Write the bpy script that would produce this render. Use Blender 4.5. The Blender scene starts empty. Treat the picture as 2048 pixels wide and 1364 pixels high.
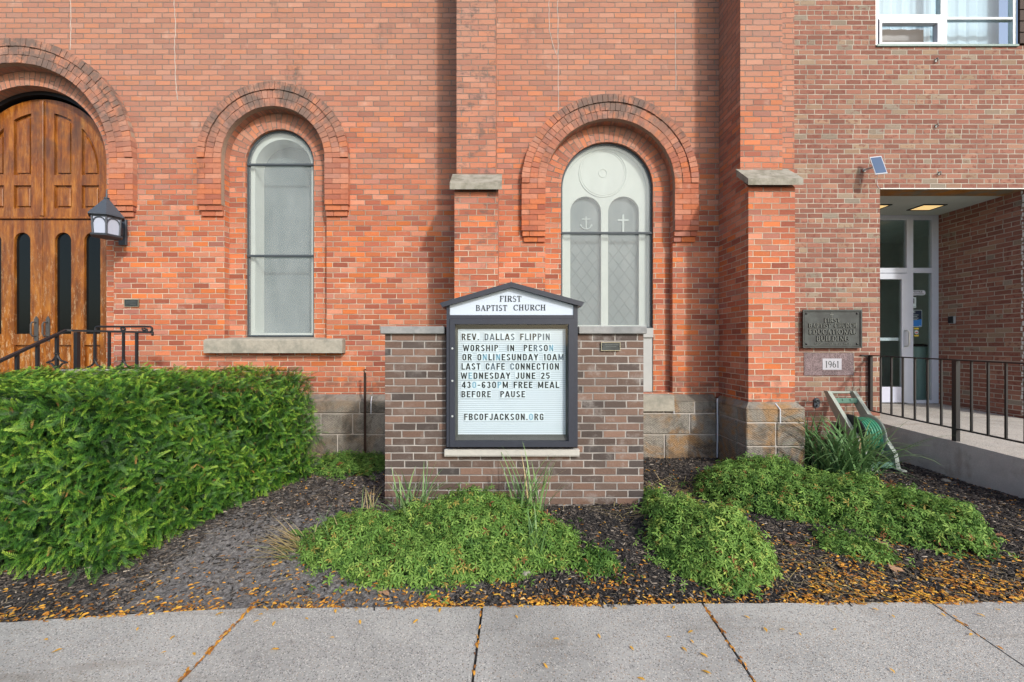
import bpy, math, random
import numpy as np
from mathutils import Vector

random.seed(7)
RNG = np.random.default_rng(11)
SC = bpy.context.scene
COL = SC.collection
PI = math.pi
R = math.radians

# ------------------------------------------------------------------ camera
# the lens sees 840 px of a 2048 px wide picture per unit of slope; eye level 1.6 m, looking along +Y
F, CX, CY, EYE = 840.0, 1012.0, 688.0, 1.6
cam_d = bpy.data.cameras.new('camera')
cam = bpy.data.objects.new('camera', cam_d)
COL.objects.link(cam)
cam.location = (0, 0, EYE)
cam.rotation_euler = (R(90), 0, 0)
cam_d.sensor_width = 36
cam_d.lens = F / 2048 * 36
cam_d.shift_x = 12 / 2048
cam_d.shift_y = 6 / 2048
cam_d.clip_start = 0.05
cam_d.clip_end = 2000
SC.camera = cam

# ------------------------------------------------------------------ sky, sun, exposure
SUN_AZ, SUN_EL = 32.0, 31.0        # azimuth to the right of the facade's normal
w = bpy.data.worlds.new('World')
SC.world = w
w.use_nodes = True
nt = w.node_tree
sky = nt.nodes.new('ShaderNodeTexSky')
sky.sky_type = 'NISHITA'
sky.sun_disc = False
sky.sun_elevation = R(SUN_EL)
sky.sun_rotation = R(180 - SUN_AZ)
sky.dust_density = 2.5
nt.links.new(sky.outputs[0], nt.nodes['Background'].inputs[0])
nt.nodes['Background'].inputs[1].default_value = 0.15
sl = bpy.data.lights.new('sun', 'SUN')
sl.energy = 2.0
sl.angle = R(3.0)
sl.color = (1.0, 0.965, 0.905)
sun = bpy.data.objects.new('sun', sl)
COL.objects.link(sun)
sd = Vector((math.sin(R(SUN_AZ)) * math.cos(R(SUN_EL)), -math.cos(R(SUN_AZ)) * math.cos(R(SUN_EL)), math.sin(R(SUN_EL))))
sun.rotation_euler = sd.to_track_quat('Z', 'Y').to_euler()
sun.location = (8, -8, 9)
SC.view_settings.view_transform = 'Standard'
SC.view_settings.look = 'None'
SC.view_settings.gamma = 1
SC.view_settings.exposure = 0.60
SC.cycles.max_bounces = 8
SC.cycles.transparent_max_bounces = 12


def PX(px, d):
    return (px - CX) * d / F


def PZ(py, d):
    return EYE - (py - CY) * d / F


# ------------------------------------------------------------------ materials
class NB:
    """a small shader-node builder"""
    def __init__(s, name, rough=0.8, spec=0.3):
        s.m = bpy.data.materials.new(name)
        s.m.use_nodes = True
        s.t = s.m.node_tree
        s.b = s.t.nodes['Principled BSDF']
        s.out = s.t.nodes['Material Output']
        s.b.inputs['Roughness'].default_value = rough
        s.b.inputs['Specular IOR Level'].default_value = spec

    def put(s, sock, v):
        if v is None:
            return
        if isinstance(v, bpy.types.NodeSocket):
            s.t.links.new(v, sock)
        else:
            if hasattr(sock.default_value, '__len__') and hasattr(v, '__len__') and len(sock.default_value) == 4 and len(v) == 3:
                v = (*v, 1)
            sock.default_value = v

    def n(s, typ, *ins, **props):
        nd = s.t.nodes.new('ShaderNode' + typ)
        for k, v in props.items():
            setattr(nd, k, v)
        for i, v in enumerate(ins):
            s.put(nd.inputs[i], v)
        return nd

    def math(s, op, a, b=None, c=None, clamp=False):
        nd = s.n('Math', a, b, c, operation=op)
        nd.use_clamp = clamp
        return nd.outputs[0]

    def noise(s, vec, scale, detail=3, rough=0.55, dist=0.0, out=0):
        nd = s.t.nodes.new('ShaderNodeTexNoise')
        s.put(nd.inputs['Vector'], vec)
        nd.inputs['Scale'].default_value = scale
        nd.inputs['Detail'].default_value = detail
        nd.inputs['Roughness'].default_value = rough
        nd.inputs['Distortion'].default_value = dist
        return nd.outputs[out]

    def ramp(s, fac, stops, interp='LINEAR'):
        nd = s.t.nodes.new('ShaderNodeValToRGB')
        cr = nd.color_ramp
        cr.interpolation = interp
        while len(cr.elements) < len(stops):
            cr.elements.new(0.5)
        for e, (p, c) in zip(cr.elements, stops):
            e.position = p
            e.color = (*c, 1) if hasattr(c, '__len__') else (c, c, c, 1)
        s.put(nd.inputs[0], fac)
        return nd.outputs[0]

    def mix(s, fac, a, b, mode='MIX'):
        nd = s.t.nodes.new('ShaderNodeMix')
        nd.data_type = 'RGBA'
        nd.blend_type = mode
        s.put(nd.inputs[0], fac)
        s.put(nd.inputs[6], a)
        s.put(nd.inputs[7], b)
        return nd.outputs[2]

    def step(s, x, a, b, lo=0.0, hi=1.0):
        nd = s.t.nodes.new('ShaderNodeMapRange')
        nd.interpolation_type = 'SMOOTHSTEP'
        for i, v in enumerate((x, a, b, lo, hi)):
            s.put(nd.inputs[i], v)
        return nd.outputs[0]

    def pos(s):
        return s.n('NewGeometry').outputs['Position']

    def uv(s):
        return s.n('TexCoord').outputs['UV']

    def scaled(s, vec, x, y, z):
        return s.n('VectorMath', vec, (x, y, z), operation='MULTIPLY').outputs[0]

    def bump(s, h, dist=0.005, strength=1.0):
        nd = s.t.nodes.new('ShaderNodeBump')
        nd.inputs['Strength'].default_value = strength
        nd.inputs['Distance'].default_value = dist
        s.put(nd.inputs['Height'], h)
        s.t.links.new(nd.outputs[0], s.b.inputs['Normal'])

    def col(s, c):
        s.put(s.b.inputs['Base Color'], c)
        return s


def weather_church(s, c, soot=0.575):
    """soot, bleaching and damp on the old brick, placed in the world by noise"""
    p = s.pos()
    z = s.n('SeparateXYZ', p).outputs[2]
    big = s.noise(p, 0.7, 4, 0.6)
    # the upper wall is bleached to a dull pink
    zz = s.math('ADD', z, s.math('MULTIPLY', s.math('SUBTRACT', big, 0.5), 3.2))
    up = s.step(zz, 2.9, 5.2, 0.0, 0.85)
    fade = s.mix(0.66, c, (0.345, 0.222, 0.172))
    c = s.mix(up, c, fade)
    # soot: patchy, finer grained
    st = s.noise(s.scaled(p, 1.0, 1.0, 0.45), 1.6, 5, 0.68)
    fine = s.noise(p, 14, 4, 0.7)
    k = s.math('MULTIPLY', s.step(st, soot, soot + 0.18), s.step(fine, 0.36, 0.62))
    c = s.mix(s.math('MULTIPLY', k, s.step(z, 1.6, 5.0, 0.25, 0.88)), c, (0.085, 0.070, 0.062))
    # the narrow buttress is the sootiest
    xyz = s.n('SeparateXYZ', p)
    bx = s.math('MULTIPLY', s.math('LESS_THAN', s.math('ABSOLUTE', s.math('ADD', xyz.outputs[0], 0.345)), 0.27), s.math('LESS_THAN', xyz.outputs[1], 5.2))
    bk = s.math('MULTIPLY', s.step(s.noise(s.scaled(p, 1, 1, 1.6), 6.0, 5, 0.72), 0.50, 0.64), s.step(z, 1.8, 3.2, 0.2, 0.75))
    c = s.mix(s.math('MULTIPLY', bk, bx), c, (0.10, 0.085, 0.078))
    # grime along the top courses and a damp dark foot above the plinth
    ft = s.math('MULTIPLY', s.step(z, 0.92, 1.45, 1, 0), s.step(s.noise(p, 6, 4, 0.7), 0.48, 0.62))
    c = s.mix(s.math('MULTIPLY', ft, 0.7), c, (0.12, 0.075, 0.06))
    # white bloom of salt
    bl = s.step(s.noise(p, 5, 4, 0.6), 0.60, 0.78, 0, 0.35)
    c = s.mix(bl, c, (0.55, 0.42, 0.35))
    return c


def mat_brick(name, L, H, J, stops, mortar, every=0, weather=None, vary=0.25, speck=None, bumpd=0.004, mrough=0.0):
    s = NB(name, 0.85, 0.2)
    uv = s.uv()
    wob = s.n('VectorMath', s.n('VectorMath', s.noise(uv, 11, 2, 0.6, out=1), (0.5, 0.5, 0.5), operation='SUBTRACT').outputs[0],
              (0.010, 0.007, 0), operation='MULTIPLY').outputs[0]
    sp = s.n('SeparateXYZ', s.n('VectorMath', uv, wob, operation='ADD').outputs[0])
    u, v = sp.outputs[0], sp.outputs[1]
    vh = s.math('DIVIDE', v, H)
    row = s.math('FLOOR', vh)
    rr = s.n('TexWhiteNoise', noise_dimensions='1D')
    s.put(rr.inputs['W'], s.math('ADD', row, 0.31))
    off = s.math('ADD', s.math('MULTIPLY', s.math('FLOORED_MODULO', row, 2.0), 0.5), s.math('MULTIPLY', rr.outputs[0], 0.16))
    Lr = L
    if every:
        hd = s.math('LESS_THAN', s.math('FLOORED_MODULO', row, float(every)), 0.5)
        Lr = s.math('SUBTRACT', L, s.math('MULTIPLY', hd, L / 2))
    t = s.math('ADD', s.math('DIVIDE', u, Lr), off)
    colm = s.math('FLOOR', t)
    f = s.math('SUBTRACT', t, colm)
    g = s.math('SUBTRACT', vh, row)
    du = s.math('MULTIPLY', s.math('MINIMUM', f, s.math('SUBTRACT', 1.0, f)), Lr)
    dv = s.math('MULTIPLY', s.math('MINIMUM', g, s.math('SUBTRACT', 1.0, g)), H)
    d = s.math('MINIMUM', du, dv)
    mask = s.step(d, J / 2 - 0.0012, J / 2 + 0.0022)
    wn = s.n('TexWhiteNoise', noise_dimensions='3D')
    s.put(wn.inputs['Vector'], s.n('CombineXYZ', s.math('ADD', colm, 0.37), s.math('ADD', row, 0.71), 3.3).outputs[0])
    rc = s.n('SeparateXYZ', wn.outputs['Color'])
    c = s.ramp(wn.outputs['Value'], stops)
    br = s.math('ADD', 1.0 - vary / 2, s.math('MULTIPLY', rc.outputs[1], vary))
    c = s.mix(1.0, c, s.n('CombineXYZ', br, br, br).outputs[0], 'MULTIPLY')
    fine = s.noise(uv, 55, 4, 0.65)
    fk = s.math('ADD', 0.72, s.math('MULTIPLY', fine, 0.56))
    c = s.mix(1.0, c, s.n('CombineXYZ', fk, fk, fk).outputs[0], 'MULTIPLY')
    if speck:
        sk = s.math('MULTIPLY', s.step(s.noise(uv, 17, 2, 0.5), 0.52, 0.62), s.step(rc.outputs[2], 0.35, 0.6))
        c = s.mix(s.math('MULTIPLY', sk, 0.7), c, speck)
    mn = s.step(s.noise(uv, 3.0, 3, 0.6), 0.35, 0.65, 0.75, 1.12)
    mc = s.mix(1.0, mortar, s.n('CombineXYZ', mn, mn, mn).outputs[0], 'MULTIPLY')
    if weather:
        c = weather(s, c)
        zz = s.n('SeparateXYZ', s.pos()).outputs[2]
        zz = s.math('ADD', zz, s.math('MULTIPLY', s.noise(s.pos(), 0.9, 3, 0.6), 2.0))
        mc = s.mix(s.step(zz, 3.4, 5.2), mc, (0.235, 0.19, 0.16))
    s.col(s.mix(mask, mc, c))
    h = s.math('ADD', mask, s.math('MULTIPLY', fine, 0.45))
    h = s.math('ADD', h, s.math('MULTIPLY', rc.outputs[0], 0.5))
    s.bump(h, bumpd)
    return s.m


CHURCH = [(0.0, (0.28, 0.085, 0.055)), (0.16, (0.36, 0.112, 0.064)), (0.38, (0.42, 0.135, 0.070)), (0.56, (0.45, 0.172, 0.102)), (0.66, (0.48, 0.208, 0.135)), (0.74, (0.43, 0.136, 0.066)),
          (0.88, (0.53, 0.150, 0.045)), (0.94, (0.40, 0.170, 0.120)), (1.0, (0.29, 0.115, 0.088))]


def mat_island(name, stops, weather=None, rough=0.85, grain=45, bumpd=0.003, vary=0.3):
    s = NB(name, rough, 0.2)
    isl = s.n('NewGeometry').outputs['Random Per Island']
    c = s.ramp(isl, stops)
    p = s.pos()
    fine = s.noise(p, grain, 4, 0.65)
    fk = s.math('ADD', 1 - vary, s.math('MULTIPLY', fine, vary * 2))
    c = s.mix(1.0, c, s.n('CombineXYZ', fk, fk, fk).outputs[0], 'MULTIPLY')
    if weather:
        c = weather(s, c)
    s.col(c)
    s.bump(fine, bumpd)
    return s.m


def mat_plain(name, c, rough=0.6, spec=0.3, metal=0.0, grain=0, vary=0.2, bumpd=0.0, c2=None, sc2=4.0):
    s = NB(name, rough, spec)
    s.b.inputs['Metallic'].default_value = metal
    p = s.pos()
    cc = c
    if c2 is not None:
        cc = s.mix(s.step(s.noise(p, sc2, 5, 0.65), 0.38, 0.66), c, c2)
    if grain:
        f = s.noise(p, grain, 4, 0.6)
        k = s.math('ADD', 1 - vary, s.math('MULTIPLY', f, vary * 2))
        cc = s.mix(1.0, cc, s.n('CombineXYZ', k, k, k).outputs[0], 'MULTIPLY')
        if bumpd:
            s.bump(f, bumpd)
    s.col(cc)
    return s.m



def weather_sign(s, c):
    """lime bloom on the sign wall's brick, mostly towards its right end"""
    p = s.pos()
    x = s.n('SeparateXYZ', p).outputs[0]
    b = s.math('MULTIPLY', s.step(s.noise(p, 7, 5, 0.7), 0.50, 0.72), s.step(x, -0.2, 1.1, 0.25, 0.6))
    return s.mix(b, c, (0.30, 0.28, 0.265))


M = {}
M['church'] = mat_brick('old_red_brick', 0.206, 0.0687, 0.0082, CHURCH, (0.56, 0.48, 0.38), 0, weather_church, 0.34, bumpd=0.008)


def weather_arch(s, c):
    c = weather_church(s, c, 0.52)
    p = s.pos()
    z = s.n('SeparateXYZ', p).outputs[2]
    k = s.math('MULTIPLY', s.step(s.noise(p, 4.5, 5, 0.75), 0.36, 0.58), s.step(z, 4.0, 4.7, 0.06, 0.85))
    return s.mix(k, c, (0.12, 0.10, 0.09))


M['voussoir'] = mat_island('old_red_brick_voussoir', CHURCH, weather_arch)
M['arch_mortar'] = mat_plain('arch_mortar', (0.30, 0.22, 0.17), 0.95, 0.1, grain=40)
M['edu'] = mat_brick('mottled_red_brick', 0.212, 0.0678, 0.0105,
                     [(0.0, (0.195, 0.088, 0.066)), (0.3, (0.228, 0.102, 0.075)), (0.62, (0.262, 0.120, 0.088)), (0.84, (0.29, 0.155, 0.108)),
                      (0.93, (0.27, 0.19, 0.13)), (1.0, (0.22, 0.19, 0.155))], (0.38, 0.345, 0.29), 6, None, 0.25, (0.17, 0.06, 0.046), 0.005)
M['signbrick'] = mat_brick('dark_brown_brick', 0.2035, 0.0678, 0.0105,
                           [(0.0, (0.058, 0.050, 0.048)), (0.25, (0.105, 0.076, 0.063)), (0.55, (0.148, 0.098, 0.078)), (0.8, (0.185, 0.116, 0.088)),
                            (1.0, (0.055, 0.050, 0.049))], (0.34, 0.32, 0.30), 0, weather_sign, 0.35, None, 0.006)


def mat_stone(name):
    s = NB(name, 0.9, 0.2)
    g = s.n('NewGeometry')
    p, isl = g.outputs['Position'], g.outputs['Random Per Island']
    c = s.ramp(isl, [(0.0, (0.19, 0.175, 0.145)), (0.35, (0.26, 0.24, 0.205)), (0.7, (0.21, 0.20, 0.18)), (1.0, (0.30, 0.28, 0.24))])
    x = s.n('SeparateXYZ', p).outputs[0]
    rust = s.math('MULTIPLY', s.step(s.noise(p, 2.6, 4, 0.65, 0.8), 0.44, 0.62), s.step(x, 0.9, 1.3, 0.35, 0.9))
    c = s.mix(rust, c, (0.31, 0.185, 0.085))
    dk = s.step(s.noise(p, 3.1, 5, 0.72, 0.6), 0.44, 0.68, 0, 0.85)
    c = s.mix(dk, c, (0.085, 0.078, 0.068))
    tool = s.n('TexWave', s.scaled(p, 1.0, 1.0, 1.7), wave_type='BANDS', bands_direction='DIAGONAL')
    tool.inputs['Scale'].default_value = 16
    tool.inputs['Distortion'].default_value = 5
    tool.inputs['Detail'].default_value = 3
    f = s.noise(p, 30, 5, 0.7)
    k = s.math('ADD', 0.68, s.math('MULTIPLY', f, 0.64))
    s.col(s.mix(1.0, c, s.n('CombineXYZ', k, k, k).outputs[0], 'MULTIPLY'))
    s.bump(s.math('ADD', s.math('MULTIPLY', tool.outputs[1], 0.22), s.math('MULTIPLY', f, 1.7)), 0.013)
    return s.m


M['stone'] = mat_stone('plinth_sandstone')
M['joint'] = mat_plain('plinth_mortar', (0.42, 0.39, 0.36), 0.95, 0.1, grain=30)
M['sill'] = mat_plain('limestone', (0.34, 0.32, 0.27), 0.85, 0.2, grain=22, vary=0.25, bumpd=0.004, c2=(0.24, 0.235, 0.20), sc2=5)
M['cap'] = mat_plain('weathered_cap_stone', (0.30, 0.285, 0.245), 0.85, 0.2, grain=24, vary=0.25, bumpd=0.004, c2=(0.18, 0.17, 0.135), sc2=7)
M['coping'] = mat_plain('bluestone_coping', (0.26, 0.265, 0.265), 0.8, 0.2, grain=26, vary=0.25, bumpd=0.003, c2=(0.19, 0.20, 0.205), sc2=5)


def mat_wood():
    s = NB('worn_varnished_oak', 0.38, 0.45)
    p = s.pos()
    q = s.scaled(p, 1.0, 1.0, 0.16)
    a = s.noise(q, 14, 5, 0.7, 0.2)
    c = s.ramp(a, [(0.25, (0.075, 0.022, 0.006)), (0.45, (0.185, 0.055, 0.008)), (0.60, (0.30, 0.105, 0.013)), (0.78, (0.46, 0.205, 0.036))])
    gr = s.noise(s.scaled(p, 60, 60, 2.2), 1.0, 3, 0.6)
    k = s.math('ADD', 0.75, s.math('MULTIPLY', gr, 0.5))
    c = s.mix(1.0, c, s.n('CombineXYZ', k, k, k).outputs[0], 'MULTIPLY')
    z = s.n('SeparateXYZ', p).outputs[2]
    wr = s.math('MULTIPLY', s.step(s.noise(s.scaled(p, 1, 1, 0.3), 22, 6, 0.8), 0.52, 0.62), s.step(z, 1.1, 3.4, 0.85, 0.12))
    c = s.mix(wr, c, (0.42, 0.30, 0.17))
    dk = s.math('MULTIPLY', s.step(s.noise(p, 3.5, 4, 0.6), 0.40, 0.66), s.step(z, 3.7, 4.9, 0.25, 0.85))
    c = s.mix(dk, c, (0.085, 0.042, 0.022))
    s.col(c)
    s.put(s.b.inputs['Roughness'], s.step(wr, 0, 0.8, 0.22, 0.7))
    s.bump(gr, 0.0015)
    return s.m


M['wood'] = mat_wood()
M['iron'] = mat_plain('black_painted_iron', (0.014, 0.015, 0.018), 0.42, 0.4, grain=60, vary=0.3)
M['lantern'] = mat_plain('slate_grey_metal', (0.050, 0.062, 0.080), 0.5, 0.4, grain=40, vary=0.25)
M['opal'] = mat_plain('opal_glass', (0.36, 0.40, 0.50), 0.25, 0.5)
M['pull'] = mat_plain('dull_bronze', (0.10, 0.10, 0.10), 0.45, 0.5, 0.5, grain=50, vary=0.4)
M['darkglass'] = mat_plain('dark_glass', (0.004, 0.006, 0.007), 0.04, 0.22)
M['blackframe'] = mat_plain('black_arch_frame', (0.006, 0.006, 0.008), 0.5, 0.3)
M['leadbar'] = mat_plain('grey_glazing_bar', (0.055, 0.068, 0.080), 0.6, 0.3)
M['cream'] = mat_plain('cream_painted_tracery', (0.54, 0.575, 0.56), 0.7, 0.2, grain=6, vary=0.08)
M['stained'] = mat_plain('backed_leaded_glass', (0.125, 0.155, 0.17), 0.5, 0.3, c2=(0.165, 0.195, 0.21), sc2=2.0)
M['came'] = mat_plain('lead_came', (0.165, 0.195, 0.205), 0.6, 0.3)
M['symbol'] = mat_plain('pale_leaded_symbol', (0.45, 0.50, 0.51), 0.6, 0.2)


def mat_frost():
    s = NB('frosted_cover_sheet', 0.35, 0.4)
    t = s.t
    p = s.pos()
    hz = s.step(s.noise(s.scaled(p, 1, 1, 0.25), 6, 4, 0.6), 0.3, 0.7, 0.24, 0.33)
    s.col((0.44, 0.485, 0.495))
    s.b.inputs['Roughness'].default_value = 0.32
    refr = t.nodes.new('ShaderNodeBsdfTransparent')
    refr.inputs[0].default_value = (0.97, 1, 0.99, 1)
    mx = t.nodes.new('ShaderNodeMixShader')
    s.put(mx.inputs[0], s.math('SUBTRACT', 1.0, hz))
    t.links.new(s.b.outputs[0], mx.inputs[1])
    t.links.new(refr.outputs[0], mx.inputs[2])
    t.links.new(mx.outputs[0], s.out.inputs[0])
    return s.m


M['frost'] = mat_frost()


def mat_pane(name, tint=(0.9, 0.95, 0.95), rough=0.02):
    s = NB(name)
    t = s.t
    tr = t.nodes.new('ShaderNodeBsdfTransparent')
    tr.inputs[0].default_value = (*tint, 1)
    gl = t.nodes.new('ShaderNodeBsdfGlossy')
    gl.inputs['Roughness'].default_value = rough
    fr = t.nodes.new('ShaderNodeLayerWeight')                 # same from both faces of the pane
    fr.inputs[0].default_value = 0.5
    fac = s.math('ADD', 0.045, s.math('MULTIPLY', s.math('POWER', fr.outputs['Facing'], 5.0), 0.9))
    mx = t.nodes.new('ShaderNodeMixShader')
    t.links.new(fac, mx.inputs[0])
    t.links.new(tr.outputs[0], mx.inputs[1])
    t.links.new(gl.outputs[0], mx.inputs[2])
    t.links.new(mx.outputs[0], s.out.inputs[0])
    return s.m


M['pane'] = mat_pane('clear_glass', (0.97, 0.985, 0.985))
M['greenpane'] = mat_pane('greenish_glass', (0.80, 0.88, 0.86))


def mat_emit(name, c, strength):
    s = NB(name)
    s.col(c)
    s.put(s.b.inputs['Emission Color'], c)
    s.b.inputs['Emission Strength'].default_value = strength
    return s.m


M['lit'] = mat_emit('lit_lamp_lens', (1.0, 0.70, 0.30), 0.5)
M['alu'] = mat_plain('painted_aluminium', (0.50, 0.54, 0.62), 0.45, 0.4, grain=8, vary=0.08)
M['silver'] = mat_plain('brushed_aluminium', (0.46, 0.50, 0.51), 0.35, 0.5, 0.4, grain=12, vary=0.15)
M['greentrim'] = mat_plain('green_grey_trim', (0.16, 0.24, 0.22), 0.5, 0.4, grain=20)
M['kick'] = mat_plain('pale_kick_plate', (0.50, 0.53, 0.64), 0.4, 0.4, grain=10, vary=0.1)
M['boarding'] = mat_plain('grey_white_boarding', (0.38, 0.395, 0.39), 0.7, 0.2, grain=8, vary=0.1)
M['ledge'] = mat_plain('pale_stone_ledge', (0.42, 0.415, 0.39), 0.8, 0.2, grain=24, vary=0.15, bumpd=0.003)
M['ceiling'] = mat_plain('grey_painted_soffit', (0.40, 0.445, 0.41), 0.9, 0.1, grain=5, vary=0.12)
M['rust'] = mat_plain('rusty_steel_lintel', (0.30, 0.13, 0.025), 0.8, 0.2, grain=9, vary=0.35, c2=(0.16, 0.15, 0.11), sc2=3)
M['flash'] = mat_plain('white_flashing', (0.62, 0.63, 0.60), 0.6, 0.3)
M['room'] = mat_plain('pale_lobby_wall', (0.62, 0.68, 0.66), 0.9, 0.1, grain=3, vary=0.2)
M['sky_curtain'] = mat_plain('sky_reflection_curtain', (0.35, 0.49, 0.59), 0.9, 0.1)  # blue put in for the sky mirrored by the upper panes
M['siding'] = mat_plain('dark_brown_siding', (0.055, 0.036, 0.03), 0.7, 0.2, grain=20)
M['bronze'] = mat_plain('weathered_bronze', (0.030, 0.035, 0.036), 0.55, 0.4, 0.2, grain=18, vary=0.3, c2=(0.050, 0.060, 0.060), sc2=6)
M['bronzeletter'] = mat_plain('bronze_letter', (0.105, 0.118, 0.115), 0.45, 0.5, 0.3)
M['brass'] = mat_plain('pale_brass_edge', (0.40, 0.37, 0.26), 0.4, 0.5, 0.3)
M['white'] = mat_plain('white_paint', (0.56, 0.59, 0.64), 0.5, 0.3)
M['dateplate'] = mat_plain('pale_date_plate', (0.38, 0.385, 0.43), 0.6, 0.3, grain=15, vary=0.1)
M['black'] = mat_plain('black_plastic', (0.012, 0.012, 0.014), 0.4, 0.4)


def mat_granite():
    s = NB('purple_granite', 0.5, 0.3)
    p = s.pos()
    c = s.ramp(s.noise(p, 70, 3, 0.7), [(0.35, (0.085, 0.06, 0.068)), (0.5, (0.17, 0.125, 0.135)), (0.68, (0.28, 0.225, 0.235))])
    vein = s.step(s.noise(s.scaled(p, 1, 1, 0.5), 7, 4, 0.7, 1.5), 0.45, 0.6, 0.72, 1.05)
    s.col(s.mix(1.0, c, s.n('CombineXYZ', vein, vein, vein).outputs[0], 'MULTIPLY'))
    return s.m


M['granite'] = mat_granite()


def mat_concrete(name, base, dark, agg=True, rough=0.9):
    s = NB(name, rough, 0.2)
    p = s.pos()
    c = s.mix(s.step(s.noise(p, 1.3, 5, 0.65), 0.35, 0.68), base, dark)
    if agg:
        v = s.t.nodes.new('ShaderNodeTexVoronoi')
        s.put(v.inputs['Vector'], p)
        v.inputs['Scale'].default_value = 125
        d, vc = v.outputs['Distance'], s.n('SeparateXYZ', v.outputs['Color'])
        peb = s.step(d, 0.30, 0.48, 1.0, 0.0)
        c = s.mix(s.math('MULTIPLY', peb, s.step(vc.outputs[0], 0.50, 0.66, 0, 0.85)), c, (0.085, 0.085, 0.085))
        c = s.mix(s.math('MULTIPLY', peb, s.step(vc.outputs[1], 0.62, 0.76, 0, 0.9)), c, (0.64, 0.62, 0.57))
        c = s.mix(s.math('MULTIPLY', peb, s.step(vc.outputs[2], 0.85, 0.92, 0, 0.6)), c, (0.33, 0.22, 0.13))
        v2 = s.t.nodes.new('ShaderNodeTexVoronoi')
        s.put(v2.inputs['Vector'], p)
        v2.inputs['Scale'].default_value = 48
        k2 = s.math('MULTIPLY', s.step(v2.outputs['Distance'], 0.16, 0.26, 1, 0), s.step(s.n('SeparateXYZ', v2.outputs['Color']).outputs[0], 0.7, 0.8))
        c = s.mix(s.math('MULTIPLY', k2, 0.5), c, (0.075, 0.08, 0.085))
    f = s.noise(p, 110, 4, 0.7)
    k = s.math('ADD', 0.70, s.math('MULTIPLY', f, 0.60))
    c = s.mix(1.0, c, s.n('CombineXYZ', k, k, k).outputs[0], 'MULTIPLY')
    st = s.step(s.noise(s.scaled(p, 0.35, 2.2, 1), 2.2, 4, 0.6), 0.55, 0.72, 0, 0.45)
    c = s.mix(st, c, (0.19, 0.165, 0.125))
    sp = s.step(s.noise(p, 9, 4, 0.7), 0.62, 0.70, 0, 0.30)
    c = s.mix(sp, c, (0.13, 0.125, 0.115))
    isl = s.n('NewGeometry').outputs['Random Per Island']
    wet = s.step(s.noise(p, 0.55, 4, 0.6, 0.5), 0.44, 0.62, 1.05, 0.82)
    c = s.mix(1.0, c, s.n('CombineXYZ', wet, wet, s.math('MULTIPLY', wet, 1.01)).outputs[0], 'MULTIPLY')
    s.col(c)
    s.bump(f, 0.004)
    return s.m


M['sidewalk'] = mat_concrete('sidewalk_concrete', (0.405, 0.405, 0.380), (0.325, 0.326, 0.308))
M['ramp'] = mat_concrete('ramp_concrete', (0.42, 0.40, 0.36), (0.35, 0.335, 0.30))
M['curb'] = mat_concrete('formed_concrete', (0.47, 0.47, 0.445), (0.33, 0.33, 0.315), False)
M['bounce_road'] = mat_plain('pale_bounce_road', (0.36, 0.35, 0.33), 0.9, 0.2, grain=60, vary=0.3)  # unseen road, kept pale to bounce light up at the walls
M['verge'] = mat_plain('verge_soil_and_grass', (0.07, 0.10, 0.035), 0.9, 0.1, grain=8, vary=0.4)


def mat_soil():
    s = NB('dark_bed_soil', 0.95, 0.1)
    p = s.pos()
    x = s.n('SeparateXYZ', p).outputs[0]
    f = s.noise(p, 40, 5, 0.75)
    c = s.ramp(f, [(0.3, (0.010, 0.009, 0.009)), (0.55, (0.034, 0.031, 0.030)), (0.75, (0.085, 0.077, 0.070))])
    xx = s.math('ADD', x, s.math('MULTIPLY', s.math('SUBTRACT', s.noise(p, 2, 3, 0.6), 0.5), 1.4))
    grey = s.math('MULTIPLY', s.step(xx, -3.2, -2.2, 0.3, 1), s.step(xx, -1.0, 0.3, 1, 0.12))
    dust = s.ramp(f, [(0.3, (0.082, 0.080, 0.080)), (0.50, (0.20, 0.195, 0.192)), (0.68, (0.42, 0.41, 0.40))])
    s.col(s.mix(s.math('MULTIPLY', grey, 0.85), c, dust))
    s.bump(s.math('ADD', f, s.noise(p, 150, 3, 0.7)), 0.012)
    return s.m


M['soil'] = mat_soil()


def mat_tint(name, stops, rough=0.6, spec=0.25, trans=0.0, grain=0):
    """per-vertex attribute 'tint' picks the colour: leaf age, and in foliage also painted shade and top light"""
    s = NB(name, rough, spec)
    a = s.n('Attribute', attribute_name='tint', attribute_type='GEOMETRY').outputs['Fac']
    c = s.ramp(a, stops)
    s.col(c)
    if trans:
        tl = s.n('BsdfTranslucent')
        s.put(tl.inputs[0], c)
        mx = s.n('MixShader', trans)
        s.t.links.new(s.b.outputs[0], mx.inputs[1])
        s.t.links.new(tl.outputs[0], mx.inputs[2])
        s.t.links.new(mx.outputs[0], s.out.inputs[0])
    return s.m


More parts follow.
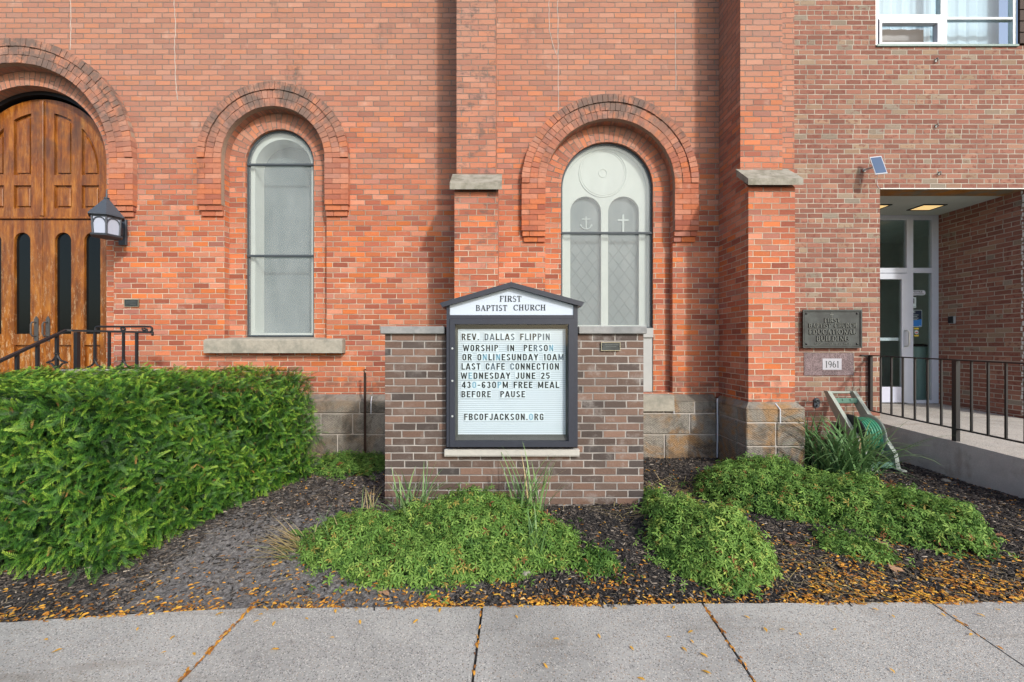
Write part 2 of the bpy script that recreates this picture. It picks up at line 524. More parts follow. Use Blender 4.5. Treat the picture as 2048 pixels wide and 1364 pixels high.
M['yew'] = mat_tint('yew_needles', [(0.0, (0.006, 0.024, 0.006)), (0.30, (0.028, 0.098, 0.014)), (0.55, (0.080, 0.215, 0.022)), (0.88, (0.285, 0.43, 0.048)),
                                    (0.94, (0.33, 0.20, 0.06)), (1.0, (0.42, 0.22, 0.07))], 0.5, 0.3, 0.14)
M['yewcore'] = mat_plain('yew_shade_core', (0.006, 0.009, 0.004), 0.95, 0.05, grain=30, vary=0.5)  # near-black so that gaps between sprays read as deep shade
M['cover'] = mat_tint('cranesbill_leaf', [(0.0, (0.024, 0.070, 0.016)), (0.35, (0.098, 0.208, 0.040)), (0.70, (0.215, 0.355, 0.078)), (0.93, (0.36, 0.44, 0.10)),
                                          (0.97, (0.30, 0.17, 0.05)), (1.0, (0.25, 0.09, 0.05))], 0.6, 0.2, 0.25)
M['blade'] = mat_tint('grass_blade', [(0.0, (0.035, 0.090, 0.032)), (0.5, (0.105, 0.220, 0.075)), (0.85, (0.22, 0.34, 0.13)), (0.94, (0.38, 0.31, 0.13)), (1.0, (0.45, 0.36, 0.20))], 0.5, 0.3, 0.2)
M['chip'] = mat_tint('bark_chip', [(0.0, (0.010, 0.010, 0.010)), (0.40, (0.038, 0.034, 0.032)), (0.68, (0.105, 0.090, 0.078)), (0.88, (0.21, 0.175, 0.14)), (1.0, (0.42, 0.37, 0.31))], 0.75, 0.25)
M['leaflet'] = mat_tint('yellow_leaflet', [(0.0, (0.15, 0.065, 0.028)), (0.22, (0.40, 0.16, 0.035)), (0.6, (0.66, 0.32, 0.05)), (0.9, (0.74, 0.46, 0.07)), (1.0, (0.55, 0.40, 0.25))], 0.6, 0.2, 0.15)
M['brownleaf'] = mat_tint('brown_leaf', [(0.0, (0.20, 0.095, 0.055)), (1.0, (0.42, 0.26, 0.16))], 0.7, 0.2, 0.1)
M['straw'] = mat_tint('dry_straw', [(0.0, (0.22, 0.165, 0.09)), (1.0, (0.50, 0.42, 0.28))], 0.8, 0.15)

# ------------------------------------------------------------------ object helpers
ABS = {}


def tag(o, label=None, cat=None, group=None, kind=None):
    for k, v in (('label', label), ('category', cat), ('group', group), ('kind', kind)):
        if v:
            o[k] = v
    return o


def thing(name, label, cat, loc=(0, 0, 0), group=None):
    o = bpy.data.objects.new(name, None)
    COL.objects.link(o)
    o.empty_display_size = 0.1
    o.location = loc
    ABS[o.name] = Vector(loc)
    return tag(o, label, cat, group)


class MB:
    """collects faces in world coordinates; build() links them as ONE mesh object"""
    def __init__(s):
        s.v, s.f, s.uv, s.mi = [], [], [], []

    def face(s, pts, uvs=None, mi=0):
        i = len(s.v)
        s.v += [tuple(p) for p in pts]
        s.f.append(tuple(range(i, i + len(pts))))
        if uvs is None:
            n = Vector((0, 0, 0))
            for a, b in zip(pts, list(pts[1:]) + [pts[0]]):
                n += Vector(a).cross(Vector(b))
            ax = max(range(3), key=lambda k: abs(n[k]))
            uvs = [((p[1], p[2]), (p[0], p[2]), (p[0], p[1]))[ax] for p in pts]
        s.uv += list(uvs)
        s.mi.append(mi)

    def mesh(s, verts, faces, mi=0):
        i = len(s.v)
        s.v += [tuple(p) for p in verts]
        for f in faces:
            s.f.append(tuple(i + k for k in f))
            for k in f:
                s.uv.append((verts[k][0], verts[k][2]))
            s.mi.append(mi)

    def box(s, x0, x1, y0, y1, z0, z1, mi=0, b=0.0, skip=()):
        if b:
            return s.bevbox(x0, x1, y0, y1, z0, z1, b, mi)
        P = [(x0, y0, z0), (x1, y0, z0), (x1, y1, z0), (x0, y1, z0), (x0, y0, z1), (x1, y0, z1), (x1, y1, z1), (x0, y1, z1)]
        for nm, q in (('f', (0, 1, 5, 4)), ('b', (2, 3, 7, 6)), ('l', (3, 0, 4, 7)), ('r', (1, 2, 6, 5)), ('t', (4, 5, 6, 7)), ('u', (3, 2, 1, 0))):
            if nm not in skip:
                s.face([P[k] for k in q], None, mi)

    def bevbox(s, x0, x1, y0, y1, z0, z1, b, mi=0):
        """box with chamfered edges (24 corner verts, one island)"""
        V, idx = [], {}
        X, Y, Z = (x0, x1), (y0, y1), (z0, z1)
        for i in range(2):
            for j in range(2):
                for k in range(2):
                    sx, sy, sz = (1 - 2 * i) * b, (1 - 2 * j) * b, (1 - 2 * k) * b
                    for a, d in (('x', (0, sy, sz)), ('y', (sx, 0, sz)), ('z', (sx, sy, 0))):
                        idx[(i, j, k, a)] = len(V)
                        V.append((X[i] + d[0], Y[j] + d[1], Z[k] + d[2]))
        Fc = []
        for i in range(2):
            q = [idx[(i, j, k, 'x')] for j, k in ((0, 0), (1, 0), (1, 1), (0, 1))]
            Fc.append(q if i else q[::-1])
            q = [idx[(j, i, k, 'y')] for j, k in ((0, 0), (1, 0), (1, 1), (0, 1))]
            Fc.append(q[::-1] if i else q)
            q = [idx[(j, k, i, 'z')] for j, k in ((0, 0), (1, 0), (1, 1), (0, 1))]
            Fc.append(q if i else q[::-1])
        for a in range(2):
            for c in range(2):
                Fc.append([idx[(a, c, 0, 'x')], idx[(a, c, 1, 'x')], idx[(a, c, 1, 'y')], idx[(a, c, 0, 'y')]])
                Fc.append([idx[(a, 0, c, 'x')], idx[(a, 1, c, 'x')], idx[(a, 1, c, 'z')], idx[(a, 0, c, 'z')]])
                Fc.append([idx[(0, a, c, 'y')], idx[(1, a, c, 'y')], idx[(1, a, c, 'z')], idx[(0, a, c, 'z')]])
        for i in range(2):
            for j in range(2):
                for k in range(2):
                    Fc.append([idx[(i, j, k, a)] for a in 'xyz'])
        s.mesh(V, Fc, mi)

    def prism(s, poly, y0, y1, mi=0):
        """x,z outline (counter-clockwise seen from -Y) between y0 (front) and y1"""
        s.face([(x, y0, z) for x, z in poly], None, mi)
        s.face([(x, y1, z) for x, z in reversed(poly)], None, mi)
        L = 0
        for (xa, za), (xb, zb) in zip(poly, poly[1:] + poly[:1]):
            l = math.hypot(xb - xa, zb - za)
            s.face([(xa, y1, za), (xb, y1, zb), (xb, y0, zb), (xa, y0, za)], [(y1, L), (y1, L + l), (y0, L + l), (y0, L)], mi)
            L += l

    def slab(s, poly, x0, x1, mi=0):
        """y,z outline extruded along x"""
        s.face([(x0, y, z) for y, z in poly], None, mi)
        s.face([(x1, y, z) for y, z in reversed(poly)], None, mi)
        for (ya, za), (yb, zb) in zip(poly, poly[1:] + poly[:1]):
            s.face([(x0, ya, za), (x1, ya, za), (x1, yb, zb), (x0, yb, zb)], None, mi)

    def tube(s, pts, r, n=8, mi=0, cap=True, closed=False):
        pts = [Vector(p) for p in pts]
        rs = r if hasattr(r, '__len__') else [r] * len(pts)
        rings, prev = [], None
        m = len(pts)
        for i, p in enumerate(pts):
            if closed:
                t = pts[(i + 1) % m] - pts[i - 1]
            else:
                t = pts[min(i + 1, m - 1)] - pts[max(i - 1, 0)]
            t.normalize()
            if prev is None:
                a = Vector((0, 0, 1)) if abs(t.z) < 0.9 else Vector((1, 0, 0))
                u = t.cross(a).normalized()
            else:
                u = (prev - t * prev.dot(t)).normalized()
            prev = u
            vv = t.cross(u)
            rings.append([p + (u * math.cos(2 * PI * k / n) + vv * math.sin(2 * PI * k / n)) * rs[i] for k in range(n)])
        V = [q for rg in rings for q in rg]
        Fc = []
        for i in range(m if closed else m - 1):
            j = (i + 1) % m
            for k in range(n):
                Fc.append((i * n + k, i * n + (k + 1) % n, j * n + (k + 1) % n, j * n + k))
        if cap and not closed:
            Fc.append(tuple(range(n))[::-1])
            Fc.append(tuple(range((m - 1) * n, m * n)))
        s.mesh(V, Fc, mi)

    def bar(s, p, q, wx, wy, mi=0):
        """rectangular bar from p to q; wx across x (or y when it runs along x), wy the other way"""
        p, q = Vector(p), Vector(q)
        t = (q - p).normalized()
        a = Vector((0, 1, 0)) if abs(t.y) < 0.9 else Vector((1, 0, 0))
        if abs(t.z) > 0.9:
            u = Vector((1, 0, 0))
        else:
            u = t.cross(Vector((0, 0, 1))).normalized()
        v = t.cross(u).normalized()
        V = []
        for c in (p, q):
            for sx, sy in ((-1, -1), (1, -1), (1, 1), (-1, 1)):
                V.append(c + u * sx * wx / 2 + v * sy * wy / 2)
        s.mesh(V, [(0, 1, 2, 3), (7, 6, 5, 4), (0, 4, 5, 1), (1, 5, 6, 2), (2, 6, 7, 3), (3, 7, 4, 0)], mi)

    def lathe(s, c, prof, n=20, mi=0, axis='z'):
        V, Fc = [], []
        for r, h in prof:
            for k in range(n):
                a = 2 * PI * k / n
                d = (r * math.cos(a), r * math.sin(a), h)
                if axis == 'x':
                    d = (h, r * math.cos(a), r * math.sin(a))
                elif axis == 'y':
                    d = (r * math.cos(a), h, r * math.sin(a))
                V.append((c[0] + d[0], c[1] + d[1], c[2] + d[2]))
        for i in range(len(prof) - 1):
            for k in range(n):
                Fc.append((i * n + k, i * n + (k + 1) % n, (i + 1) * n + (k + 1) % n, (i + 1) * n + k))
        Fc.append(tuple(range(n))[::-1])
        Fc.append(tuple(range((len(prof) - 1) * n, len(prof) * n)))
        s.mesh(V, Fc, mi)

    def build(s, name, mats, parent=None, org=None, smooth=False):
        if not isinstance(mats, (list, tuple)):
            mats = [mats]
        o3 = ABS[parent.name] if parent else Vector(org or (0, 0, 0))
        me = bpy.data.meshes.new(name)
        me.from_pydata([(x - o3.x, y - o3.y, z - o3.z) for x, y, z in s.v], [], s.f)
        ul = me.uv_layers.new(name='UVMap')
        ul.data.foreach_set('uv', np.array(s.uv, dtype=np.float32).ravel())
        for m in mats:
            me.materials.append(m)
        me.polygons.foreach_set('material_index', s.mi)
        if smooth:
            me.polygons.foreach_set('use_smooth', [True] * len(s.f))
        me.update()
        o = bpy.data.objects.new(name, me)
        COL.objects.link(o)
        if parent:
            o.parent = parent
        else:
            o.location = o3
        ABS[o.name] = o3
        return o


def arr_mesh(name, V, Fc, tint, mat, parent=None, org=None, smooth=False):
    """big scattered mesh from numpy arrays: V (n,3), Fc (m,k) all faces of k corners, tint (n,)"""
    o3 = ABS[parent.name] if parent else Vector(org or (0, 0, 0))
    me = bpy.data.meshes.new(name)
    n, (m, k) = len(V), Fc.shape
    me.vertices.add(n)
    me.vertices.foreach_set('co', (V - np.array(o3)).astype(np.float32).ravel())
    me.loops.add(m * k)
    me.loops.foreach_set('vertex_index', Fc.astype(np.int32).ravel())
    me.polygons.add(m)
    me.polygons.foreach_set('loop_start', np.arange(0, m * k, k, dtype=np.int32))
    if smooth:
        me.polygons.foreach_set('use_smooth', np.ones(m, dtype=bool))
    me.update(calc_edges=True)
    at = me.attributes.new('tint', 'FLOAT', 'POINT')
    at.data.foreach_set('value', tint.astype(np.float32))
    me.materials.append(mat)
    o = bpy.data.objects.new(name, me)
    COL.objects.link(o)
    if parent:
        o.parent = parent
    else:
        o.location = o3
    ABS[o.name] = o3
    return o


def frames(dirs, norms):
    """orthonormal frames: x along dirs, z close to norms -> (n,3,3) columns"""
    x = dirs / np.linalg.norm(dirs, axis=1, keepdims=True)
    y = np.cross(norms, x)
    y /= np.linalg.norm(y, axis=1, keepdims=True) + 1e-9
    z = np.cross(x, y)
    return np.stack([x, y, z], axis=2)


def scatter(tv, tf, tt, loc, fr, scale, tint):
    """copies of one template (tv verts, tf faces, tt tint offset per vert) as arrays"""
    n, k = len(loc), len(tv)
    V = np.einsum('nij,kj->nki', fr, tv) * scale[:, None, None] + loc[:, None, :]
    Fc = (tf[None] + (np.arange(n) * k)[:, None, None]).reshape(-1, tf.shape[1])
    T = np.clip(tint[:, None] + tt[None], 0, 1)
    return V.reshape(-1, 3), Fc, T.ravel()


def cat_scatter(parts):
    Vs, Fs, Ts, o = [], [], [], 0
    for V, Fc, T in parts:
        Vs.append(V)
        Fs.append(Fc + o)
        Ts.append(T)
        o += len(V)
    return np.concatenate(Vs), np.concatenate(Fs), np.concatenate(Ts)


# ------------------------------------------------------------------ plates with openings
def arch_top(cx, cz, r):
    return lambda x: cz + math.sqrt(max(0.0, r * r - (x - cx) ** 2))


def const(z):
    return lambda x: z


def arch_hole(cx, cz, r, zb):
    return (cx - r, cx + r, const(zb), arch_top(cx, cz, r), [cx - r * math.cos(PI * i / 44) for i in range(45)])


def round_hole(cx, cz, r):
    return (cx - r, cx + r, lambda x: cz - math.sqrt(max(0, r * r - (x - cx) ** 2)), arch_top(cx, cz, r), [cx - r * math.cos(PI * i / 24) for i in range(25)])


def rect_hole(x0, x1, z0, z1):
    return (x0, x1, const(z0), const(z1), [x0, x1])


def plate(mb, x0, x1, zb, zt, holes, y, depth, mi=0, xs=(), mi_rev=None):
    """front sheet at y, x0..x1, zb(x)..zt(x), holes with reveals running back by depth"""
    if not callable(zb):
        zb = const(zb)
    if not callable(zt):
        zt = const(zt)
    mr = mi if mi_rev is None else mi_rev
    br = {round(x0, 5), round(x1, 5)} | {round(q, 5) for q in xs if x0 < q < x1}
    for h in holes:
        br |= {round(q, 5) for q in h[4] if x0 <= q <= x1}
    br = sorted(br)
    for a, b in zip(br, br[1:]):
        if b - a < 1e-5:
            continue
        act = [h for h in holes if h[0] - 1e-4 <= a and b <= h[1] + 1e-4]
        act.sort(key=lambda h: h[2]((a + b) / 2))
        la, lb = zb(a), zb(b)
        for h in act + [None]:
            ha, hb = (h[2](a), h[2](b)) if h else (zt(a), zt(b))
            if ha - la > 1e-5 or hb - lb > 1e-5:
                mb.face([(a, y, la), (b, y, lb), (b, y, hb), (a, y, ha)], None, mi)
            if h:
                la, lb = h[3](a), h[3](b)
                if depth:
                    mb.face([(a, y, ha), (a, y + depth, ha), (b, y + depth, hb), (b, y, hb)], None, mr)
                    sa = math.hypot(b - a, lb - la)
                    v0 = (a - h[0]) * 1.5
                    mb.face([(a, y, la), (b, y, lb), (b, y + depth, lb), (a, y + depth, la)], [(y, v0), (y, v0 + sa), (y + depth, v0 + sa), (y + depth, v0)], mr)
    if depth:
        for h in holes:
            for x, sg in ((h[0], 1), (h[1], -1)):
                z0, z1 = h[2](x), h[3](x)
                if z1 - z0 > 1e-4:
                    q = [(x, y, z0), (x, y, z1), (x, y + depth, z1), (x, y + depth, z0)]
                    mb.face(q if sg > 0 else q[::-1], None, mr)


def prof(cx, cz, r, zb, n=44):
    pts = [(cx - r, zb)] + [(cx - r * math.cos(PI * i / n), cz + r * math.sin(PI * i / n)) for i in range(n + 1)] + [(cx + r, zb)]
    return pts


def strip(mb, A, ya, B, yb, ua, ub, mi=0):
    """sheet between two arch outlines; v runs along the arch so brick courses turn with it"""
    v = A[0][1]
    for i in range(len(A) - 1):
        l = (math.dist(A[i], A[i + 1]) + math.dist(B[i], B[i + 1])) / 2
        mb.face([(A[i][0], ya, A[i][1]), (A[i + 1][0], ya, A[i + 1][1]), (B[i + 1][0], yb, B[i + 1][1]), (B[i][0], yb, B[i][1])],
                [(ua, v), (ua, v + l), (ub, v + l), (ub, v)], mi)
        v += l


def arch_bricks(mb, cx, cz, rings, zb, yf, yb, h=0.0687, g=0.0028):
    """voussoirs of each ring and the coursed legs below the springing, every brick a block of its own"""
    for r0, r1, proud in rings:
        n = max(6, round(PI * (r0 + r1) / 2 / h))
        for k in range(n):
            a0, a1 = PI * k / n, PI * (k + 1) / n
            e0, e1 = g / r0, g / r1
            y = yf - proud + random.uniform(-0.004, 0.004)
            j = random.uniform(-0.003, 0.003)
            q = [(cx - (r0 + g) * math.cos(a0 + e0), cz + (r0 + g) * math.sin(a0 + e0)), (cx - (r1 - g + j) * math.cos(a0 + e1), cz + (r1 - g + j) * math.sin(a0 + e1)),
                 (cx - (r1 - g + j) * math.cos(a1 - e1), cz + (r1 - g + j) * math.sin(a1 - e1)), (cx - (r0 + g) * math.cos(a1 - e0), cz + (r0 + g) * math.sin(a1 - e0))]
            V = [(x, y, z) for x, z in q] + [(x, yb, z) for x, z in q]
            mb.mesh(V, [(3, 2, 1, 0), (0, 1, 5, 4), (1, 2, 6, 5), (2, 3, 7, 6), (3, 0, 4, 7)])
    ra, rb = rings[0][0], rings[-1][1]
    nc = int(round((cz - zb) / h))
    hh = (cz - zb) / nc
    for c in range(nc):
        z0, z1 = zb + c * hh + g, zb + (c + 1) * hh - g
        cut = 0.21 if c % 2 else 0.105
        for s in (-1, 1):
            for a, b in ((ra, ra + cut), (ra + cut, rb)):
                xs = sorted((cx + s * (a + g), cx + s * (b - g)))
                y = yf + random.uniform(-0.004, 0.004)
                x0, x1 = xs
                V = [(x0, y, z0), (x1, y, z0), (x1, y, z1), (x0, y, z1), (x0, yb, z0), (x1, yb, z0), (x1, yb, z1), (x0, yb, z1)]
                mb.mesh(V, [(0, 1, 2, 3), (1, 5, 6, 2), (4, 0, 3, 7), (3, 2, 6, 7), (4, 5, 1, 0)])


# ------------------------------------------------------------------ lettering
def text_into(mb, body, x0, x1, z0, z1, y, depth=0.003, marks=None, bold=0.0, mi=0, align_h=True):
    """sans lettering fitted into x0..x1, z0..z1 on a face at y, raised towards -Y; marks = indices set in material 1"""
    cu = bpy.data.curves.new('lettering', 'FONT')
    cu.body = body
    cu.offset = bold
    cu.extrude = 0.02
    cu.resolution_u = 4
    o = bpy.data.objects.new('lettering', cu)
    COL.objects.link(o)
    if marks:
        for _ in range(3):
            cu.materials.append(M['black'])
        for k, m in marks.items():
            cu.body_format[k].material_index = m
    dg = bpy.context.evaluated_depsgraph_get()
    me = bpy.data.meshes.new_from_object(o.evaluated_get(dg))
    P = np.array([v.co[:] for v in me.vertices])
    lo, hi = P.min(0), P.max(0)
    Q = np.empty_like(P)
    Q[:, 0] = x0 + (P[:, 0] - lo[0]) / (hi[0] - lo[0]) * (x1 - x0)
    Q[:, 2] = z0 + (P[:, 1] - lo[1]) / (hi[1] - lo[1]) * (z1 - z0)
    Q[:, 1] = y - (P[:, 2] - lo[2]) / (hi[2] - lo[2]) * depth
    i0 = len(mb.v)
    mb.v += [tuple(p) for p in Q]
    for p in me.polygons:
        mb.f.append(tuple(i0 + k for k in p.vertices))
        mb.uv += [(0, 0)] * len(p.vertices)
        mb.mi.append(mi + p.material_index)
    bpy.data.objects.remove(o)
    bpy.data.meshes.remove(me)
    bpy.data.curves.remove(cu)


T_, t_ = 0.15, 0.065
GLY = {
    'F': (0.62, [('L', .16, 0, .16, 1, T_), ('L', .04, .97, .60, .97, t_), ('L', .16, .52, .46, .52, t_), ('L', .58, 1, .58, .76, t_), ('S', .16, 0)]),
    'I': (0.34, [('L', .17, 0, .17, 1, T_), ('S', .17, 0), ('S', .17, .97)]),
    'R': (0.72, [('L', .16, 0, .16, 1, T_), ('S', .16, 0), ('L', .04, .97, .36, .97, t_), ('L', .16, .5, .36, .5, t_), ('A', .36, .735, .22, .235, -90, 90, t_, T_), ('L', .36, .5, .62, .02, T_), ('L', .55, .03, .74, .03, t_)]),
    'S': (0.54, [('A', .27, .745, .19, .225, 35, 270, .07, .10), ('A', .27, .26, .21, .235, 90, -150, .10, .11)]),
    'T': (0.68, [('L', .34, 0, .34, 1, T_), ('L', .02, .97, .66, .97, t_), ('L', .04, 1, .04, .76, t_), ('L', .64, 1, .64, .76, t_), ('S', .34, 0)]),
    'B': (0.68, [('L', .16, 0, .16, 1, T_), ('L', .04, .97, .36, .97, t_), ('L', .04, .03, .36, .03, t_), ('L', .16, .53, .38, .53, t_), ('A', .36, .75, .18, .22, -90, 90, t_, .13), ('A', .36, .28, .23, .25, -90, 90, t_, T_)]),
    'A': (0.76, [('L', .10, 0, .37, .98, t_), ('L', .37, 1, .66, 0, T_), ('L', .20, .34, .54, .34, t_), ('S', .09, 0), ('S', .67, 0)]),
    'P': (0.64, [('L', .16, 0, .16, 1, T_), ('S', .16, 0), ('L', .04, .97, .36, .97, t_), ('L', .16, .46, .36, .46, t_), ('A', .36, .715, .21, .255, -90, 90, t_, T_)]),
    'C': (0.74, [('A', .42, .5, .34, .47, 42, 318, t_, T_), ('L', .67, .98, .67, .72, t_)]),
    'H': (0.80, [('L', .17, 0, .17, 1, T_), ('L', .63, 0, .63, 1, T_), ('L', .17, .52, .63, .52, t_), ('S', .17, 0), ('S', .17, .97), ('S', .63, 0), ('S', .63, .97)]),
    'U': (0.78, [('L', .17, .35, .17, 1, T_), ('L', .62, .35, .62, 1, t_), ('A', .395, .36, .225, .33, 180, 360, .09, .13), ('S', .17, .97), ('S', .62, .97)]),
    'E': (0.64, [('L', .16, 0, .16, 1, T_), ('L', .04, .97, .58, .97, t_), ('L', .16, .52, .46, .52, t_), ('L', .04, .03, .60, .03, t_), ('L', .57, 1, .57, .78, t_), ('L', .60, 0, .60, .24, t_)]),
    'D': (0.78, [('L', .16, 0, .16, 1, T_), ('L', .04, .97, .36, .97, t_), ('L', .04, .03, .36, .03, t_), ('A', .34, .5, .36, .47, -90, 90, t_, T_)]),
    'O': (0.84, [('A', .42, .5, .35, .47, 0, 360, t_, T_)]),
    'N': (0.82, [('L', .15, 0, .15, 1, t_), ('L', .67, 0, .67, 1, t_), ('L', .15, .98, .67, .02, T_), ('S', .15, 0), ('S', .67, .97), ('S', .12, .97)]),
    'L': (0.62, [('L', .16, 0, .16, 1, T_), ('S', .16, .97), ('L', .04, .03, .58, .03, t_), ('L', .57, 0, .57, .26, t_)]),
    'G': (0.80, [('A', .42, .5, .34, .47, 42, 330, t_, T_), ('L', .67, .98, .67, .74, t_), ('L', .68, .08, .68, .44, T_), ('L', .56, .44, .78, .44, t_)]),
    '1': (0.42, [('L', .22, 0, .22, 1, .13), ('L', .22, 1, .08, .84, t_), ('S', .22, 0)]),
    '9': (0.62, [('A', .30, .69, .22, .28, 0, 360, t_, .13), ('A', .20, .66, .34, .64, 0, -75, .11, .11)]),
    '6': (0.62, [('A', .32, .31, .22, .28, 0, 360, t_, .13), ('A', .42, .34, .34, .64, 180, 105, .11, .11)]),
    ' ': (0.55, []),
}


def sans():
    k = .175
    h = .5 - k / 2

    def O(cx=.30):
        rx = .255
        return [('A', cx, .74, rx, .26, 0, 180, k, k), ('A', cx, .26, rx, .26, 180, 360, k, k), ('L', cx - rx + k / 2, .25, cx - rx + k / 2, .75, k), ('L', cx + rx - k / 2, .25, cx + rx - k / 2, .75, k)]
    V = ('L', .13, 0, .13, 1, k)
    top, mid, bot = ('L', .06, 1 - k / 2, .52, 1 - k / 2, k), ('L', .1, .52, .48, .52, k * .9), ('L', .06, k / 2, .52, k / 2, k)
    bowl = [('L', .1, 1 - k / 2, .34, 1 - k / 2, k * .95), ('A', .33, .745, .225, .255, -90, 90, k, k)]
    return {
        'A': (.64, [('L', .08, 0, .30, .99, k), ('L', .56, 0, .34, .99, k), ('L', .17, .25, .47, .25, k * .8)]),
        'B': (.60, [V] + bowl + [('L', .1, .51, .36, .51, k * .9), ('A', .34, .27, .23, .27, -90, 90, k, k), ('L', .1, k / 2, .36, k / 2, k * .95)]),
        'C': (.58, [('A', .30, .74, .255, .26, 0, 180, k, k), ('A', .30, .26, .255, .26, 180, 360, k, k), ('L', .132, .25, .132, .75, k), ('L', .467, .64, .467, .75, k), ('L', .467, .25, .467, .36, k)]),
        'D': (.60, [V, ('L', .1, 1 - k / 2, .32, 1 - k / 2, k * .95), ('L', .1, k / 2, .32, k / 2, k * .95), ('A', .30, .72, .255, .28, 0, 90, k, k), ('A', .30, .28, .255, .28, -90, 0, k, k), ('L', .467, .27, .467, .73, k)]),
        'E': (.54, [V, top, mid, bot]), 'F': (.52, [V, top, mid]),
        'G': (.60, [('A', .30, .74, .255, .26, 0, 180, k, k), ('A', .30, .26, .255, .26, 180, 360, k, k), ('L', .132, .25, .132, .75, k), ('L', .467, .66, .467, .75, k), ('L', .467, .05, .467, .46, k), ('L', .30, .46, .53, .46, k * .8)]),
        'H': (.62, [V, ('L', .49, 0, .49, 1, k), ('L', .1, .5, .5, .5, k * .9)]), 'I': (.26, [V]),
        'J': (.52, [('L', .40, .25, .40, 1, k), ('A', .26, .26, .227, .26, 180, 360, k, k)]),
        'K': (.62, [V, ('L', .16, .38, .52, .99, k), ('L', .27, .56, .56, .01, k)]), 'L': (.50, [V, bot]),
        'M': (.78, [V, ('L', .65, 0, .65, 1, k), ('L', .14, .98, .39, .12, k * .8), ('L', .64, .98, .39, .12, k * .8)]),
        'N': (.62, [V, ('L', .49, 0, .49, 1, k), ('L', .12, .97, .50, .03, k * .9)]), 'O': (.60, O()),
        'P': (.56, [V] + bowl + [('L', .1, .49, .34, .49, k * .9)]),
        'R': (.60, [V] + bowl + [('L', .1, .49, .34, .49, k * .9), ('L', .33, .47, .50, 0, k)]),
        'S': (.56, [('A', .28, .745, .235, .255, 10, 270, k, k), ('A', .28, .26, .245, .26, 90, -170, k, k)]),
        'T': (.54, [('L', .27, 0, .27, 1, k), ('L', .02, 1 - k / 2, .52, 1 - k / 2, k)]),
        'U': (.60, [('L', .132, .25, .132, 1, k), ('L', .467, .25, .467, 1, k), ('A', .30, .26, .255, .26, 180, 360, k, k)]),
        'V': (.60, [('L', .08, 1, .28, .01, k), ('L', .52, 1, .32, .01, k)]),
        'W': (.86, [('L', .08, 1, .24, .01, k * .9), ('L', .43, .95, .26, .01, k * .8), ('L', .43, .95, .60, .01, k * .8), ('L', .78, 1, .62, .01, k * .9)]),
        'Y': (.58, [('L', .08, 1, .29, .42, k), ('L', .50, 1, .29, .42, k), ('L', .29, 0, .29, .46, k)]),
        '0': (.58, O(.29)), '1': (.36, [('L', .22, 0, .22, 1, k), ('L', .06, .80, .22, .90, k * .8)]),
        '2': (.56, [('A', .28, .73, .23, .27, -20, 180, k, k), ('L', .45, .66, .12, .12, k * .95), bot]),
        '3': (.56, [('A', .27, .74, .225, .26, -90, 170, k, k), ('A', .27, .27, .24, .27, -170, 90, k, k)]),
        '4': (.58, [('L', .40, 0, .40, 1, k), ('L', .36, .96, .08, .30, k * .8), ('L', .04, .27, .55, .27, k * .85)]),
        '5': (.56, [('L', .12, .50, .14, 1, k), ('L', .1, 1 - k / 2, .49, 1 - k / 2, k), ('A', .28, .32, .24, .32, -160, 120, k, k)]),
        '6': (.58, [('A', .29, .30, .24, .30, 0, 360, k, k), ('A', .30, .74, .25, .26, 15, 180, k, k), ('L', .135, .28, .135, .76, k)]),
        '-': (.42, [('L', .05, .44, .37, .44, k * .9)]), '.': (.26, [('L', .13, 0, .13, .18, .18)]), ' ': (.42, [])}


SANS = {c: (w_, [s_ if s_[0] == 'L' else (s_[0], s_[1], s_[2], s_[3] - .0875, s_[4] - .0875, *s_[5:]) for s_ in g_]) for c, (w_, g_) in sans().items()}


def serif_into(mb, body, x0, x1, z0, z1, y, depth=0.003, mi=0, GLY=GLY, marks=None, cells=None, gap=0.10):
    W = sum(GLY[c][0] + gap for c in body) - gap
    sx, sz = (x1 - x0) / W, z1 - z0
    pen = 0.0

    def quad(p):
        ar = sum(a[0] * b[1] - b[0] * a[1] for a, b in zip(p, p[1:] + p[:1]))
        p = p if ar > 0 else p[::-1]
        mb.prism([(x0 + (pen + a) * sx, z0 + b * sz) for a, b in p], y - depth, y, mi)
    mi0 = mi
    for ci, c in enumerate(body):
        mi = mi0 + (marks or {}).get(ci, 0)
        if cells is not None and c != ' ':
            cells.append((x0 + (pen - gap * .4) * sx, x0 + (pen + GLY[c][0] + gap * .4) * sx))
        for st in GLY[c][1]:
            if st[0] == 'S':
                quad([(st[1] - .14, st[2]), (st[1] + .14, st[2]), (st[1] + .14, st[2] + .045), (st[1] - .14, st[2] + .045)])
            elif st[0] == 'L':
                _, xa, za, xb, zb, w = st
                l = math.hypot(xb - xa, zb - za)
                nx, nz = -(zb - za) / l * w / 2, (xb - xa) / l * w / 2
                p = [(xa - nx, za - nz), (xb - nx, zb - nz), (xb + nx, zb + nz), (xa + nx, za + nz)]
                quad(p)
            else:
                _, cx, cz, rx, rz, a0, a1, w0, w1 = st
                n = 14
                ang = [R(a0 + (a1 - a0) * i / n) for i in range(n + 1)]
                pts = []
                for a in ang:
                    ww = w0 + (w1 - w0) * abs(math.cos(a))
                    ox, oz = math.cos(a), math.sin(a)
                    pts.append(((cx + (rx - ww / 2) * ox, cz + (rz - ww / 2) * oz), (cx + (rx + ww / 2) * ox, cz + (rz + ww / 2) * oz)))
                for (i0, o0), (i1, o1) in zip(pts, pts[1:]):
                    q = [i0, o0, o1, i1]
                    quad(q if a1 > a0 else q[::-1])
        pen += GLY[c][0] + gap

# ------------------------------------------------------------------ ground, sidewalk, ramp
def smooth(a, b, x):
    t = min(1.0, max(0.0, (x - a) / (b - a)))
    return t * t * (3 - 2 * t)


